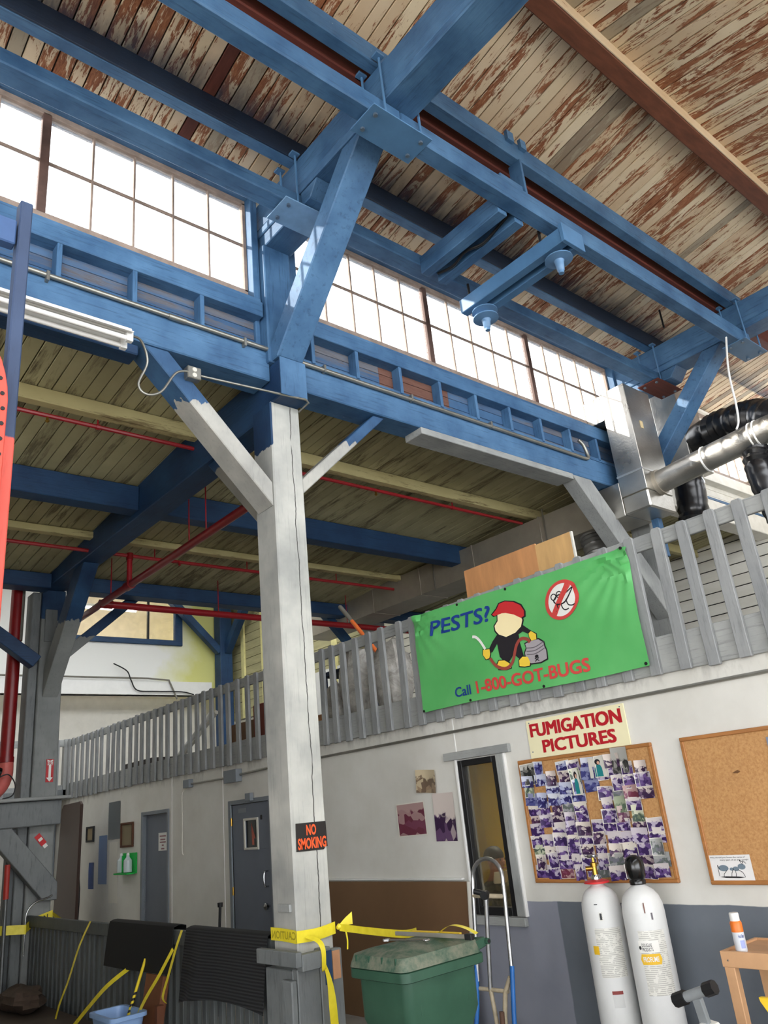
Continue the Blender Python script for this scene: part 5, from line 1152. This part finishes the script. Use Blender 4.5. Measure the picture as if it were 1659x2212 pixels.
def cylinder(c, r, label):
    g = thing('gas_cylinder', label, 'gas cylinder', (c[0], c[1], 0))
    MB().lathe([(r*.96, 0), (r, .02), (r, .955), (r*.97, 1.0), (r*.86, 1.045), (r*.66, 1.08), (r*.42, 1.10), (.042, 1.112), (.040, 1.14)], (c[0], c[1], 0), 36).build('body', M_cyl, g, 0, True)
    return g
c1 = (4.90, 3.66); g1 = cylinder(c1, .133, 'white gas cylinder with a red collar and brass valve')
MB().lathe([(.04, 0), (.085, -.012), (.088, -.022), (.045, -.03)], (c1[0], c1[1], 1.145), 24).build('collar', plain('red collar', srgb(206, 44, 46), .4), g1, 0, True)
MB().lathe([(.034, 0), (.036, .02), (.028, .035)], (c1[0], c1[1], 1.14), 18).build('neck_ring', M_chrome, g1, 0, True)
MB().lathe([(.02, 0), (.018, .05), (.024, .052), (.024, .075), (.012, .08), (.010, .11)], (c1[0], c1[1], 1.175), 14).build('valve', M_brass, g1, 0, True)
MB().tube([(c1[0], c1[1], 1.215), (c1[0]-.03, c1[1]+.05, 1.215)], .016, 10).build('outlet', M_brass, g1, 0, True)
MB().lathe([(.038, 0), (.042, .008), (.038, .016)], (c1[0], c1[1], 1.285), 14).build('hand_wheel', M_chrome, g1, 0, True)
cyl_patch(c1, .1342, 185, 262, .57, .86).build('label', M_label, g1); cyl_patch(c1, .1352, 172, 190, .705, .755).build('label_badge', F_gold, g1)
cyl_patch(c1, .1345, 206, 216, .905, .955).build('sticker', M_label, g1); cyl_patch(c1, .135, 208, 214, .91, .95).build('sticker_mark', F_dark, g1)
cyl_patch(c1, .1342, 206, 236, .475, .495).build('red_tape', plain('dark red tape', srgb(132, 54, 50), .5), g1); cyl_patch(c1, .1344, 206, 236, .40, .475).build('document_pouch', plain('clear pouch', srgb(206, 206, 204), .15, 0, .08), g1)
cyl_patch(c1, .1295, 196, 206, 1.0, 1.006).build('stamp', F_dark, g1)
c2 = (4.89, 3.325); g2 = cylinder(c2, .135, 'white gas cylinder with a glossy black cap, PROFUME label')
MB().lathe([(.052, 0), (.054, .02), (.048, .03), (.060, .05), (.063, .10), (.060, .14), (.045, .165), (.02, .178), (.002, .18)], (c2[0], c2[1], 1.115), 24).build('cap', M_blackgloss, g2, 0, True)
cyl_patch(c2, .1362, 188, 262, .50, .86).build('label', M_label, g2)
MB().add([tuple(cyl_pt(c2, .1375, a, z)) for a, z in ((184, .70), (188, .73), (200, .73), (212, .73), (224, .73), (236, .73), (240, .70), (236, .67), (224, .67), (212, .67), (200, .67), (188, .67))], [tuple(range(12))]).build('label_badge', F_gold, g2)
cyl_text('PROFUME', c2, .1385, 191, 231, .686, .715, bold=.02).build('lettering', F_white, g2)
cyl_patch(c2, .137, 184, 238, .738, .805).build('label_header', F_white, g2)
cyl_text('DOUGLAS', c2, .138, 193, 219, .770, .790, bold=.012).build('lettering', F_dark, g2); cyl_text('PRODUCTS', c2, .138, 193, 221, .746, .766, bold=.012).build('lettering', F_dark, g2)
MB().add([tuple(cyl_pt(c2, .138, 188+3.4*math.cos(k*math.pi/6), .765+.011*math.sin(k*math.pi/6))) for k in range(12)], [tuple(range(12))]).build('label_logo', F_dark, g2)
cyl_patch(c2, .137, 216, 219, .96, 1.02).build('stamp', plain('brown stamp', srgb(120, 84, 76), .6), g2); cyl_patch(c2, .136, 232, 237, .92, .96).build('sticker', F_gryd, g2)
# ---- hand truck
ht = thing('hand_truck', 'chrome hand truck with blue side rails against the office wall', 'hand truck', (4.62, 4.5, 0))
M_wornch = plain('worn chrome tube', srgb(176, 176, 176), .28, .9, .2, 8); M_bluet = plain('blue enamel tube', srgb(38, 104, 176), .4, 0, .1)
M_rusty = plain('chipped cream tube', srgb(186, 172, 146), .55, 0, .3, 9); M_rust = plain('rusty brown tube', srgb(92, 66, 52), .7, 0, .3, 9)
XL = lambda z: 4.58 + .12*z/1.33     # it leans back on the wall
arc = [(XL(z), y, z) for (y, z) in [(4.66, .50), (4.655, .75), (4.65, 1.05), (4.645, 1.16)]] + [(XL(1.18+.135*math.sin(a)), 4.49+.155*math.cos(a), 1.18+.135*math.sin(a)) for a in [math.pi*k/10 for k in range(0, 11)]] + [(XL(z), y, z) for (y, z) in [(4.335, 1.16), (4.33, 1.05), (4.325, .75), (4.32, .55)]]
MB().tube(arc, .0155, 12).build('handle_loop', M_wornch, ht, 0, True)
MB().tube([(XL(1.06), 4.65, 1.06), (XL(1.06), 4.33, 1.06)], .016, 10).build('top_crossbar', M_rusty, ht, 0, True)
MB().tube([(XL(1.06)-.02, 4.50, 1.07), (XL(.8)-.01, 4.52, .8), (XL(.46), 4.54, .46)], .017, 12).build('centre_tube', M_wornch, ht, 0, True)
MB().lathe([(.03, -.025), (.034, 0), (.03, .025)], (XL(1.08)-.03, 4.50, 1.07), 14, (1, .3, 0)).build('grip_knob', M_black, ht, 0, True)
MB().tube([(XL(1.08)-.03, 4.51, 1.08), (XL(1.08)-.06, 4.58, 1.10)], .02, 12).build('grip', M_black, ht, 0, True)
MB().tube([(XL(.46), 4.67, .455), (XL(.46), 4.37, .46)], .014, 10).build('lower_crossbar', M_rusty, ht, 0, True)
for yy in (4.665, 4.315): MB().tube([(XL(.62), yy, .62), (XL(.35)-.02, yy, .35), (XL(0)-.04, yy+(.03 if yy > 4.5 else -.01), .05)], .017, 12).build('side_rail', M_bluet, ht, 0, True)
MB().tube([(XL(.46), 4.54, .46), (XL(.25), 4.50, .25), (XL(.1)-.02, 4.46, .06)], .016, 10).build('centre_leg', M_rusty, ht, 0, True)
MB().tube([(XL(.55), 4.34, .55), (XL(.46), 4.40, .45), (XL(.3), 4.42, .3), (XL(.05), 4.42, .06)], .017, 10).build('stay', M_rusty, ht, 0, True)
MB().tube([(XL(.3)-.02, 4.425, .34), (XL(.05)-.02, 4.425, .06)], .019, 10).build('stay_grip', M_rust, ht, 0, True)
B(4.40, 4.60, 4.30, 4.68, .02, .035).build('toe_plate', M_bluet, ht, .004)
for yy in (4.27, 4.71): MB().tube([(4.66, yy-.02, .10), (4.66, yy+.02, .10)], .10, 18).build('wheel', M_black, ht, 0, True)
# ---- cardboard sheet
cb = thing('cardboard_sheet', 'large brown cardboard sheet leaning on the office wall', 'cardboard', (5.05, 6.1, 0))
M_card = plain('brown cardboard', srgb(112, 84, 58), .75, 0, .06, 3)
MB().add([(4.98, 7.12, 0), (4.98, 5.11, 0), (5.09, 5.11, 1.105), (5.09, 7.12, 1.105), (5.0, 7.12, 0), (5.0, 5.11, 0), (5.105, 5.11, 1.105), (5.105, 7.12, 1.105)], [(0, 1, 2, 3), (7, 6, 5, 4), (0, 4, 5, 1), (1, 5, 6, 2), (2, 6, 7, 3), (3, 7, 4, 0)]).build('sheet', M_card, cb)
MB().bar((4.985, 5.104, .02), (5.095, 5.104, 1.105), .012, .03, (0, 1, 0)).build('white_edge', M_offwhite, cb)
solo('wall_ledge', B(5.11, 5.148, 5.2, 7.2, 1.115, 1.13), M_white, 'thin white ledge just above the cardboard sheet', 'trim')
# ---- wooden stand with spray can at the picture edge
M_pine = plain('peach pine', srgb(206, 160, 118), .5, 0, .1, 4, (3, 1, 1))
st = thing('wooden_stand', 'peach pine stand at the picture edge holding the spray can', 'table', (4.75, 2.3, 0))
B(4.58, 4.63, 2.60, 2.66, 0, .80).build('leg', M_pine, st, .004); B(4.95, 5.0, 2.60, 2.66, 0, .80).build('leg', M_pine, st, .004); B(4.58, 4.63, 1.7, 1.76, 0, .80).build('leg', M_pine, st, .004); B(4.95, 5.0, 1.7, 1.76, 0, .80).build('leg', M_pine, st, .004)
B(4.575, 4.60, 1.7, 2.665, .735, .815).build('apron', M_pine, st, .003); B(4.60, 5.0, 2.64, 2.665, .735, .815).build('apron', M_pine, st, .003); B(4.98, 5.0, 1.7, 2.64, .735, .815).build('apron', M_pine, st, .003)
B(4.60, 4.98, 1.72, 2.64, .79, .805).build('shelf', M_pine, st)
MB().lathe([(.006, 0), (.004, .004)], (4.575, 2.625, .77), 8, (-1, 0, 0)).build('screw', M_chrome, st)
ca = thing('spray_can', 'white and orange aerosol can on the pine stand', 'spray can', (4.64, 2.565, .806))
zc = .806
MB().lathe([(.030, 0), (.032, .006), (.032, .122)], (4.64, 2.565, zc), 24).build('body', plain('can label white', srgb(206, 210, 216), .35, 0, .05), ca, 0, True)
MB().lathe([(.0325, .10), (.0325, .145), (.027, .155)], (4.64, 2.565, zc), 24).build('orange_band', plain('can orange', srgb(226, 116, 40), .35), ca, 0, True)
MB().lathe([(.026, .152), (.026, .19), (.024, .196), (.002, .197)], (4.64, 2.565, zc), 24).build('cap', M_white, ca, 0, True)
cyl_text('Hot Shot', (4.64, 2.565), .0328, 205, 262, zc+.072, zc+.090, bold=.01).build('lettering', F_navy, ca)
cyl_patch((4.64, 2.565), .0326, 212, 258, zc+.02, zc+.06).build('label_swirl', plain('label lilac', srgb(150, 160, 206), .4), ca)
solo('glove_bundle', MB().lathe([(.002, 0), (.05, .01), (.055, .04), (.03, .07), (.002, .08)], (4.72, 2.36, .805), 14), M_black, 'black rubber glove heap on the pine stand', 'glove', smooth=True)
sb_ = thing('spray_bottle', 'spray bottle with a yellow nozzle below the pine stand', 'bottle', (4.3, 2.28, .0))
MB().lathe([(.045, .36), (.05, .38), (.05, .50), (.03, .56), (.018, .58)], (4.3, 2.28, 0), 18).build('body', M_white, sb_, 0, True)
MB().lathe([(.02, .575), (.02, .60)], (4.3, 2.28, 0), 14).build('collar', F_navy, sb_, 0, True)
MB().prism([(2.26, .60), (2.30, .60), (2.335, .655), (2.34, .675), (2.28, .675), (2.265, .63)], 'x', 4.285, 4.315).build('nozzle', plain('yellow nozzle', srgb(236, 196, 40), .4), sb_, .003)
solo('low_box', B(4.15, 4.6, 1.95, 2.45, 0, .36), plain('grey carton', srgb(150, 148, 146), .7), 'grey carton under the spray bottle', 'box', bevel=.01)
tp = thing('exercise_pedal', 'grey machine with a black gripped crossbar before the cylinders', 'machine', (4.0, 2.5, 0))
MB().tube([(3.98, 2.58, .71), (3.98, 2.42, .765)], .024, 14).build('crossbar', plain('grey tube', srgb(136, 140, 142), .4), tp, 0, True)
for (a, b) in (((3.98, 2.62, .697), (3.98, 2.555, .72)), ((3.98, 2.44, .758), (3.98, 2.385, .777))): MB().tube([a, b], .033, 8).build('grip', M_black, tp)
MB().bar((3.99, 2.50, .72), (4.02, 2.50, .60), .03, .05, (1, 0, 0)).build('stem', plain('grey bracket', srgb(126, 130, 132), .4), tp, .004)
MB().prism([(2.63, 0), (2.40, 0), (2.42, .40), (2.45, .60), (2.52, .61), (2.58, .50), (2.66, .40)], 'x', 3.96, 4.08).build('housing', M_white, tp, .01)
# ---- lower fence by the passage
fe = thing('passage_fence', 'grey slatted fence between the two timber posts, mats hung on it', 'railing', (3.37, 8.1, 0)); fw = wloc(fe)
M_fence = painted('dull grey fence paint', srgb(88, 93, 93), srgb(74, 79, 80), srgb(104, 108, 107), (6, 6, .5))
B(3.33, 3.365, 5.32, 10.88, .84, .955).build('top_rail', M_fence, fe, .005); B(3.385, 3.42, 5.32, 10.88, .02, .16).build('bottom_rail', M_fence, fe, .005)
fsl = B(3.365, 3.40, -.034, .034, .02, .94).mesh('slat', M_fence, (0, 0, 0), .004)
y = 5.42
while y < 10.85: piece('slat', fsl, fe, Vector((0, y, 0))-fw, (R_.uniform(-.01, .01), 0, 0)); y += .132
def mat_mat():
    t = NT('ribbed black rubber'); s = t.sep(t.geo()); w1 = t.math('SINE', t.math('MULTIPLY', s[2], 300))
    n = t.noise(t.pos((1, 1, 1), False), 30, 3)
    return t.out(t.mix(t.ramp(w1, -.4, .6), srgb(24, 25, 27), srgb(46, 47, 49)), .7, 0, w1, .5, .004)
M_rub = mat_mat(); M_rub2 = plain('plain black rubber', srgb(20, 20, 21), .75, 0, .2, 30)
def drape(ya, yb, zbot_a, zbot_b, wav, dip):
    def f(u, v):
        yy = ya+(yb-ya)*u; zb = zbot_a+(zbot_b-zbot_a)*u + dip*math.sin(math.pi*u)
        L = .22; t_ = v*1.0
        if t_ < .2: return (3.425, yy, .975-(.2-t_)*L/.2)
        if t_ < .3: k = (t_-.2)/.1; return (3.425-.11*k, yy, .975+.012*math.sin(math.pi*k))
        k = (t_-.3)/.7; bul = wav(u)*(k**.8)
        return (3.315-.02*k-bul, yy+.05*k*math.sin(u*6), .975+(zb-.975)*k)
    return MB().grid(f, 28, 30, .006)
solo('rubber_mat', drape(8.28, 6.90, .61, .63, lambda u: .03+.02*math.sin(u*4), 0), M_rub2, 'smooth black rubber mat hung over the fence', 'mat', smooth=True)
solo('rubber_mat', drape(6.66, 5.40, .46, .50, lambda u: .05+.06*math.exp(-((u-.28)/.13)**2), .05), M_rub, 'ribbed black rubber mat hung over the fence next to the post', 'mat', smooth=True)
# ---- caution tape
tpo = thing('caution_tape', 'yellow caution tape wound round the tall post and trailing to the bin', 'tape', (3.4, 4.95, .9))
ribbon([(3.285, 5.31, 1.0), (3.288, 5.15, .998), (3.286, 4.99, .99)], (0, 0, .08)).build('band', M_tape, tpo); ribbon([(3.286, 4.985, .99), (3.45, 4.982, .985), (3.61, 4.985, 1.0)], (0, 0, .075)).build('band', M_tape, tpo)
MB().lathe([(.012, -.02), (.022, 0), (.012, .02)], (3.62, 4.95, 1.005), 10, (1, 0, .3)).build('knot', M_tape, tpo, 0, True)
ribbon([(3.62, 4.95, 1.005), (3.66, 4.93, 1.03), (3.70, 4.90, 1.05)], lambda t_: (0, 0, .02+.06*t_)).build('loose_end', M_tape, tpo, 0, True)
ribbon([(3.62, 4.95, 1.0), (3.62, 4.6, .99), (3.56, 4.2, 1.0), (3.5, 4.0, 1.03)], (0, .0, .045)).build('trailing_length', M_tape, tpo, 0, True)
ribbon([(3.65, 4.92, .98), (3.66, 4.92, .92), (3.655, 4.92, .86)], (.012, 0, 0)).build('loose_end', M_tape, tpo)
ribbon([(3.36, 4.975, .985), (3.40, 4.90, .955), (3.405, 4.855, .90), (3.40, 4.85, .80), (3.41, 4.86, .78)], (.035, .0, .012)).build('hanging_tail', M_tape, tpo, 0, True)
ribbon([(3.405, 4.86, .84), (3.44, 4.85, .70), (3.455, 4.85, .50), (3.47, 4.86, .25), (3.47, 4.86, .05)], lambda t_: (.012+.05*min(1, t_*2.5), 0, 0)).build('hanging_tail', M_tape, tpo, 0, True)
text_mb('N', (3.446, 4.846, .40), PR, PU, .045, .05, bold=.02, depth=.006).build('lettering', F_tapetext, tpo)
text_map('CAUTION', lambda a, b: Vector((3.2835, 4.995+.30*a, .972+.05*b)), bold=.02).build('lettering', F_ghost, tpo)
tl = thing('caution_tape', 'yellow caution tape with black CAUTION lettering on the rear post', 'tape', (3.3, 10.85, .8))
ribbon([(2.2, 10.6, .95), (2.9, 10.72, .86), (3.22, 10.66, .83), (3.26, 10.66, .82)], (0, 0, .10)).build('band', M_tape, tl, 0, True); ribbon([(3.24, 10.655, .82), (3.4, 10.86, .868), (3.63, 10.875, .925)], (0, 0, .10)).build('band', M_tape, tl, 0, True)
text_map('CAUTION', lambda a, b: Vector((3.235+.33*a, 10.70+.155*min(1, a*2.2)-.006, .788+.09*a+.065*b)), bold=.02).build('lettering', F_tapetext, tl)
ribbon([(3.63, 10.875, .93), (3.60, 10.3, .84), (3.50, 9.6, .74)], (0, .02, .05)).build('tail', M_tape, tl, 0, True)
def strand(pts, wv, label): return solo('caution_tape', ribbon(pts, wv), M_tape, label, 'tape', smooth=True)
strand([(3.31, 8.78, .965), (3.22, 8.82, .75), (3.16, 8.92, .45), (3.12, 9.02, .25), (3.10, 9.1, .05)], (0, .045, 0), 'yellow tape hanging straight down the fence left of the smooth mat')
strand([(3.28, 7.62, .66), (3.16, 7.9, .50), (3.12, 8.25, .30), (3.08, 8.6, .08)], (0, .03, .03), 'yellow tape slanting down from below the smooth mat')
strand([(3.30, 6.72, .965), (3.24, 6.70, .85), (3.20, 6.76, .65), (3.18, 6.82, .50), (3.20, 6.80, .45)], (0, .04, 0), 'yellow tape looped over the fence between the two mats')
strand([(3.22, 6.72, .84), (3.16, 6.85, .65), (3.12, 7.05, .45), (3.08, 7.3, .15)], (0, .03, .02), 'yellow tape slanting away from the loop between the mats')
# ---- bucket, striped pole, boards
bk = thing('bucket', 'pale blue plastic bucket before the fence', 'bucket', (2.98, 7.2, 0))
loft([ringrect(2.88, 3.08, 7.05, 7.42, .05, .05), ringrect(2.84, 3.12, 7.0, 7.47, .36, .06), ringrect(2.82, 3.14, 6.98, 7.49, .365, .06), ringrect(2.82, 3.14, 6.98, 7.49, .395, .06), ringrect(2.85, 3.11, 7.01, 7.46, .395, .05), ringrect(2.89, 3.07, 7.06, 7.41, .10, .05)]).build('body', plain('pale blue plastic', srgb(140, 172, 216), .4, 0, .05), bk, 0, True)
t = NT('black and yellow pole'); s_ = t.sep(t.geo()); ws = t.math('FRACT', t.math('MULTIPLY', t.math('ADD', s_[2], t.math('MULTIPLY', s_[1], .4)), 24))
lowm = t.math('SUBTRACT', 1, t.ramp(s_[2], .50, .505))
M_stripe = t.out(t.mix(t.math('MULTIPLY', t.ramp(ws, .48, .52), lowm), srgb(232, 206, 40), srgb(24, 24, 22)), .5)
solo('striped_pole', MB().tube([(3.27, 7.36, .72), (2.98, 7.24, .10)], .013, 10), M_stripe, 'thin yellow pole with black stripes standing in the bucket', 'pole', smooth=True)
bd_ = thing('leaning_board', 'reddish brown board box leaning on the fence behind the bucket', 'board', (3.15, 7.1, 0))
MB().add([(3.16, 7.32, 0), (3.16, 6.98, 0), (3.26, 6.98, .62), (3.26, 7.32, .62), (3.22, 7.32, 0), (3.22, 6.98, 0), (3.32, 6.98, .60), (3.32, 7.32, .60)], [(0, 1, 2, 3), (7, 6, 5, 4), (0, 4, 5, 1), (1, 5, 6, 2), (2, 6, 7, 3), (3, 7, 4, 0)]).build('panel', plain('red brown board', srgb(120, 74, 48), .6, 0, .15), bd_, .006)
B(3.18, 3.24, 6.92, 6.978, 0, .42).build('side', plain('darker board', srgb(104, 62, 40), .6), bd_, .004)
# platform and junk at the lower corner
solo('low_platform', B(2.3, 3.28, 8.3, 11.6, 0, .12), plain('dirty brown planking', srgb(70, 58, 48), .8, 0, .2, 4), 'low dirty brown plank platform before the fence', 'platform', bevel=.01)
lump('rag_heap', (3.02, 9.9, .235), .2, .45, .12, plain('brown rags', srgb(74, 60, 50), .9, 0, .3, 8), 'heap of brown rags on the low platform', 5.0, 'rags', .35)
sh = thing('long_handled_tool', 'long grey pole with red grip leaning by the rear post', 'tool', (2.95, 10.6, 0))
MB().tube([(2.98, 10.5, .02), (3.0, 10.62, 1.28)], .022, 10).build('pole', plain('dull steel pole', srgb(96, 98, 98), .4, .5), sh, 0, True); MB().tube([(2.995, 10.6, 1.18), (3.0, 10.64, 1.55)], .032, 10).build('grip', plain('red grip', srgb(170, 50, 40), .5), sh, 0, True)
solo('steel_post', B(3.06, 3.16, 10.93, 11.03, 0, 1.95), plain('grey steel post', srgb(84, 88, 90), .5, .2), 'slim grey steel post close beside the rear timber post', 'post', bevel=.006)
pipe('bent_conduit', smoothpath([(3.56, 10.72, 1.15), (3.50, 10.70, 1.13), (3.36, 10.68, 1.10), (3.27, 10.67, 1.02), (3.25, 10.67, .90), (3.25, 10.67, .55)], 6), .011, M_chrome, 'thin bright conduit curving down the rear post', 'conduit')
crb = thing('pry_bar', 'short black bar standing behind the fence at the grey door', 'tool', (3.9, 7.0, 0))
MB().tube([(4.3, 8.0, 0), (4.3, 7.9, .98)], .014, 8).build('bar', M_black, crb, 0, True); MB().lathe([(.026, -.02), (.028, .02)], (4.3, 7.9, .99), 10).build('cap', M_black, crb, 0, True)
# ---- the person behind the office window
def person():
    root = thing('person', 'person with dark hair and lowered white mask seated behind the office window', 'person', (5.85, 5.56, 0))
    J = {'pel': ((0, 0, .52), .14), 'sp': ((0, -.01, .70), .135), 'ch': ((0, -.04, .90), .145), 'nk': ((0, -.07, 1.05), .058), 'hb': ((0, -.09, 1.11), .062), 'hm': ((0, -.10, 1.19), .088), 'ht': ((0, -.095, 1.27), .07),
         'sl': ((-.17, -.05, .95), .06), 'el': ((-.22, -.18, .74), .046), 'wl': ((-.14, -.38, .76), .032), 'hl': ((-.10, -.46, .765), .034),
         'sr': ((.17, -.05, .95), .06), 'er': ((.22, -.18, .74), .046), 'wr': ((.12, -.38, .76), .032), 'hr': ((.08, -.46, .765), .034),
         'hpl': ((-.09, -.05, .50), .09), 'kl': ((-.12, -.45, .50), .065), 'al': ((-.12, -.45, .10), .045), 'fl': ((-.12, -.58, .05), .04),
         'hpr': ((.09, -.05, .50), .09), 'kr': ((.12, -.45, .50), .065), 'ar': ((.12, -.45, .10), .045), 'fr': ((.12, -.58, .05), .04)}
    E = [('pel', 'sp'), ('sp', 'ch'), ('ch', 'nk'), ('nk', 'hb'), ('hb', 'hm'), ('hm', 'ht'), ('ch', 'sl'), ('sl', 'el'), ('el', 'wl'), ('wl', 'hl'), ('ch', 'sr'), ('sr', 'er'), ('er', 'wr'), ('wr', 'hr'), ('pel', 'hpl'), ('hpl', 'kl'), ('kl', 'al'), ('al', 'fl'), ('pel', 'hpr'), ('hpr', 'kr'), ('kr', 'ar'), ('ar', 'fr')]
    names = list(J); vs = [J[k][0] for k in names]; es = [(names.index(a), names.index(b)) for a, b in E]; rad = [J[k][1] for k in names]
    for side, hx in (('hl', -.10), ('hr', .08)):      # five fingers each
        b = names.index(side); sgn = -1 if hx < 0 else 1
        for f in range(5):
            if f < 4: q = [(hx+sgn*(.024-.016*f), -.505, .775), (hx+sgn*(.026-.017*f), -.535-.006*(1 if f in (1, 2) else 0), .762)]
            else: q = [(hx-sgn*.04, -.455, .772), (hx-sgn*.052, -.49, .765)]
            i0 = len(vs); vs += q; rad += [.010, .008]; es += [(b, i0), (i0, i0+1)]
    me = bpy.data.meshes.new('person_body'); me.from_pydata(vs, es, [])
    o = bpy.data.objects.new('body', me); col.objects.link(o)
    sk = o.modifiers.new('skin', 'SKIN'); sk.use_smooth_shade = True
    for i, d in enumerate(me.skin_vertices[0].data): d.radius = (rad[i], rad[i]); d.use_root = (i == 0)
    su = o.modifiers.new('sub', 'SUBSURF'); su.levels = 2; su.render_levels = 2
    dg = bpy.context.evaluated_depsgraph_get(); dg.update(); m2 = bpy.data.meshes.new_from_object(o.evaluated_get(dg))
    bpy.data.objects.remove(o)
    t = NT('skin and clothes'); P = t.node('ShaderNodeTexCoord').outputs['Object']; s = t.sep(P)
    camo = t.noise(t.pos((1, 1, 1), False), 22, 2); shirt = t.mix(t.ramp(camo, .47, .53), srgb(58, 58, 46), srgb(98, 94, 74))
    c = t.mix(t.ramp(s[2], 1.02, 1.03), shirt, srgb(168, 112, 84))
    hand = t.math('SUBTRACT', 1, t.ramp(s[1], -.405, -.40)); up = t.ramp(s[2], .70, .71)
    c = t.mix(t.math('MULTIPLY', hand, up), c, srgb(168, 112, 84))
    c = t.mix(t.math('SUBTRACT', 1, t.ramp(s[2], .50, .58)), c, srgb(40, 44, 56)) if False else c
    m2.materials.clear(); m2.materials.append(t.out(c, .6))
    b = newobj('body', m2, root)
    # hair cap, ears, nose, eyes, mask
    m = MB(); nu, nv = 20, 10
    for i in range(nv+1):
        th = math.radians(108)*i/nv
        for j in range(nu):
            ph = 2*math.pi*j/nu; d = Vector((math.sin(th)*math.cos(ph), math.sin(th)*math.sin(ph), math.cos(th)))
            cut = 1 if d.y > -.35 else .93
            m.v.append((d.x*.094*cut, -.088+d.y*.104*cut+.012, 1.225+d.z*.092))
    for i in range(nv):
        for j in range(nu): a, b2 = i*nu+j, i*nu+(j+1) % nu; m.f.append((a, b2, b2+nu, a+nu))
    m.build('hair', plain('black hair', srgb(22, 18, 18), .6, 0, .2, 30), root, 0, True, local=True)
    M_skin = plain('warm skin', srgb(168, 112, 84), .5, 0, .05)
    MB().lathe([(.004, 0), (.012, .012), (.016, .03), (.008, .045)], (0, -.200, 1.15), 10, (0, .35, 1)).build('nose', M_skin, root, 0, True, local=True)
    for sx in (-1, 1):
        MB().lathe([(.004, -.004), (.022, 0), (.018, .008)], (sx*.088, -.095, 1.18), 12, (sx, 0, 0)).build('ear', M_skin, root, 0, True, local=True)
        MB().lathe([(.011, 0), (.006, .004)], (sx*.034, -.183, 1.20), 12, (0, -1, 0)).build('eye', M_black, root, 0, True, local=True)
    MB().grid(lambda u, v: (.085*math.sin((u-.5)*2.6), -.10-.105*math.cos((u-.5)*2.6)+.03*(1-v), 1.0+.10*v), 10, 4, .004).build('mask', plain('white cloth mask', srgb(226, 218, 196), .7, 0, .04), root, 0, True, local=True)
    MB().tube([(-.03, -.188, 1.125), (.03, -.188, 1.125)], .005, 8).build('mouth', plain('lip', srgb(140, 80, 70), .5), root, 0, True, local=True)
    ch = thing('office_chair', 'plain office chair under the seated person', 'chair', (5.85, 5.60, 0))
    B(-.22, .22, -.22, .22, .34, .40).build('seat', M_black, ch, .02, local=True); B(-.2, .2, .20, .24, .55, .95).build('backrest', M_black, ch, .02, local=True)
    for sx in (-.18, .18):
        for sy in (-.18, .18): MB().tube([(sx, sy, 0), (sx, sy, .35)], .014, 8).build('leg', M_chrome, ch, 0, True, local=True)
    dk = thing('office_desk', 'desk in front of the seated person inside the office', 'desk', (5.9, 4.84, 0))
    B(-.5, .6, -.28, .32, .68, .715).build('top', M_ply2, dk, .004, local=True)
    for sx in (-.46, .56):
        for sy in (-.24, .28): B(sx-.02, sx+.02, sy-.02, sy+.02, 0, .68).build('leg', M_black, dk, local=True)
person()
ol = thing('office_lamp', 'ceiling lamp inside the office', 'lamp', (6.4, 5.4, 2.40))
B(6.1, 6.7, 4.8, 6.0, 2.40, 2.455).build('housing', M_white, ol, .004)
B(6.14, 6.66, 4.84, 5.96, 2.394, 2.40).build('diffuser', emit('lamp diffuser', (1, .93, .78, 1), 16.0), ol)

# ================================================================== second level: pieces that belong to a part
SUB = {'banner': {'*': 'sheet'}, 'wall_sign': {'*': 'board'}, 'warning_sign': {'*': 'plate'}, 'fire_sign': {'lettering': 'arrow', 'arrow': 'plate'}, 'hanger_plate': {'bolt': 'plate', 'washer': 'rod'},
       'gas_cylinder': {'label': 'body', 'label_badge': 'body', 'label_header': 'body', 'label_logo': 'body', 'lettering': 'body', 'sticker': 'body', 'sticker_mark': 'body', 'stamp': 'body', 'red_tape': 'body', 'document_pouch': 'body', 'hand_wheel': 'valve', 'outlet': 'valve'},
       'wheeled_bin': {'lid_rib': 'lid', 'front_flute': 'body', 'side_rib': 'body', 'handle_bore': 'handle', 'handle_bracket': 'handle'}, 'spray_can': {'lettering': 'body', 'label_swirl': 'body', 'orange_band': 'body'},
       'door_1': {'knob': 'leaf', 'pane': 'leaf', 'glazing_bead': 'leaf', 'red_shape': 'leaf', 'pull_handle': 'leaf', 'label_plate': 'leaf', 'peep_plate': 'leaf', 'hinge': 'leaf'}, 'door_2': {'notice': 'leaf', 'notice_line': 'leaf'},
       'ant_picture': {'*': 'sheet'}, 'eyewash_station': {'bottle_cap': 'bottle', 'tray': 'back_plate', 'divider': 'back_plate'}, 'fluorescent_light': {'lamp_holder': 'housing', 'hook': 'housing'}, 'outlet_box': {'receptacle': 'box'},
       'storage_rack': {'hole': 'perforated_plate'}, 'caution_tape': {'lettering': 'band'}, 'round_duct': {'strap': 'tube', 'collar': 'tube'}, 'square_duct': {'label': 'shaft', 'tape_seam': 'shaft'}}
base = lambda o: o.name.split('.')[0]
for root in [o for o in bpy.data.objects if o.parent is None and base(o) in SUB]:
    kids = [o for o in bpy.data.objects if o.parent is root]
    for k in kids:
        tgt = SUB[base(root)].get(base(k)) or SUB[base(root)].get('*')
        if not tgt or base(k) == tgt: continue
        pts = [q for q in kids if base(q) == tgt]
        if not pts: continue
        cen = lambda q: sum((v.co for v in q.data.vertices), Vector())/len(q.data.vertices)
        ck = cen(k); host = min(pts, key=lambda q: (cen(q)-ck).length)
        if host.parent is root: k.parent = host
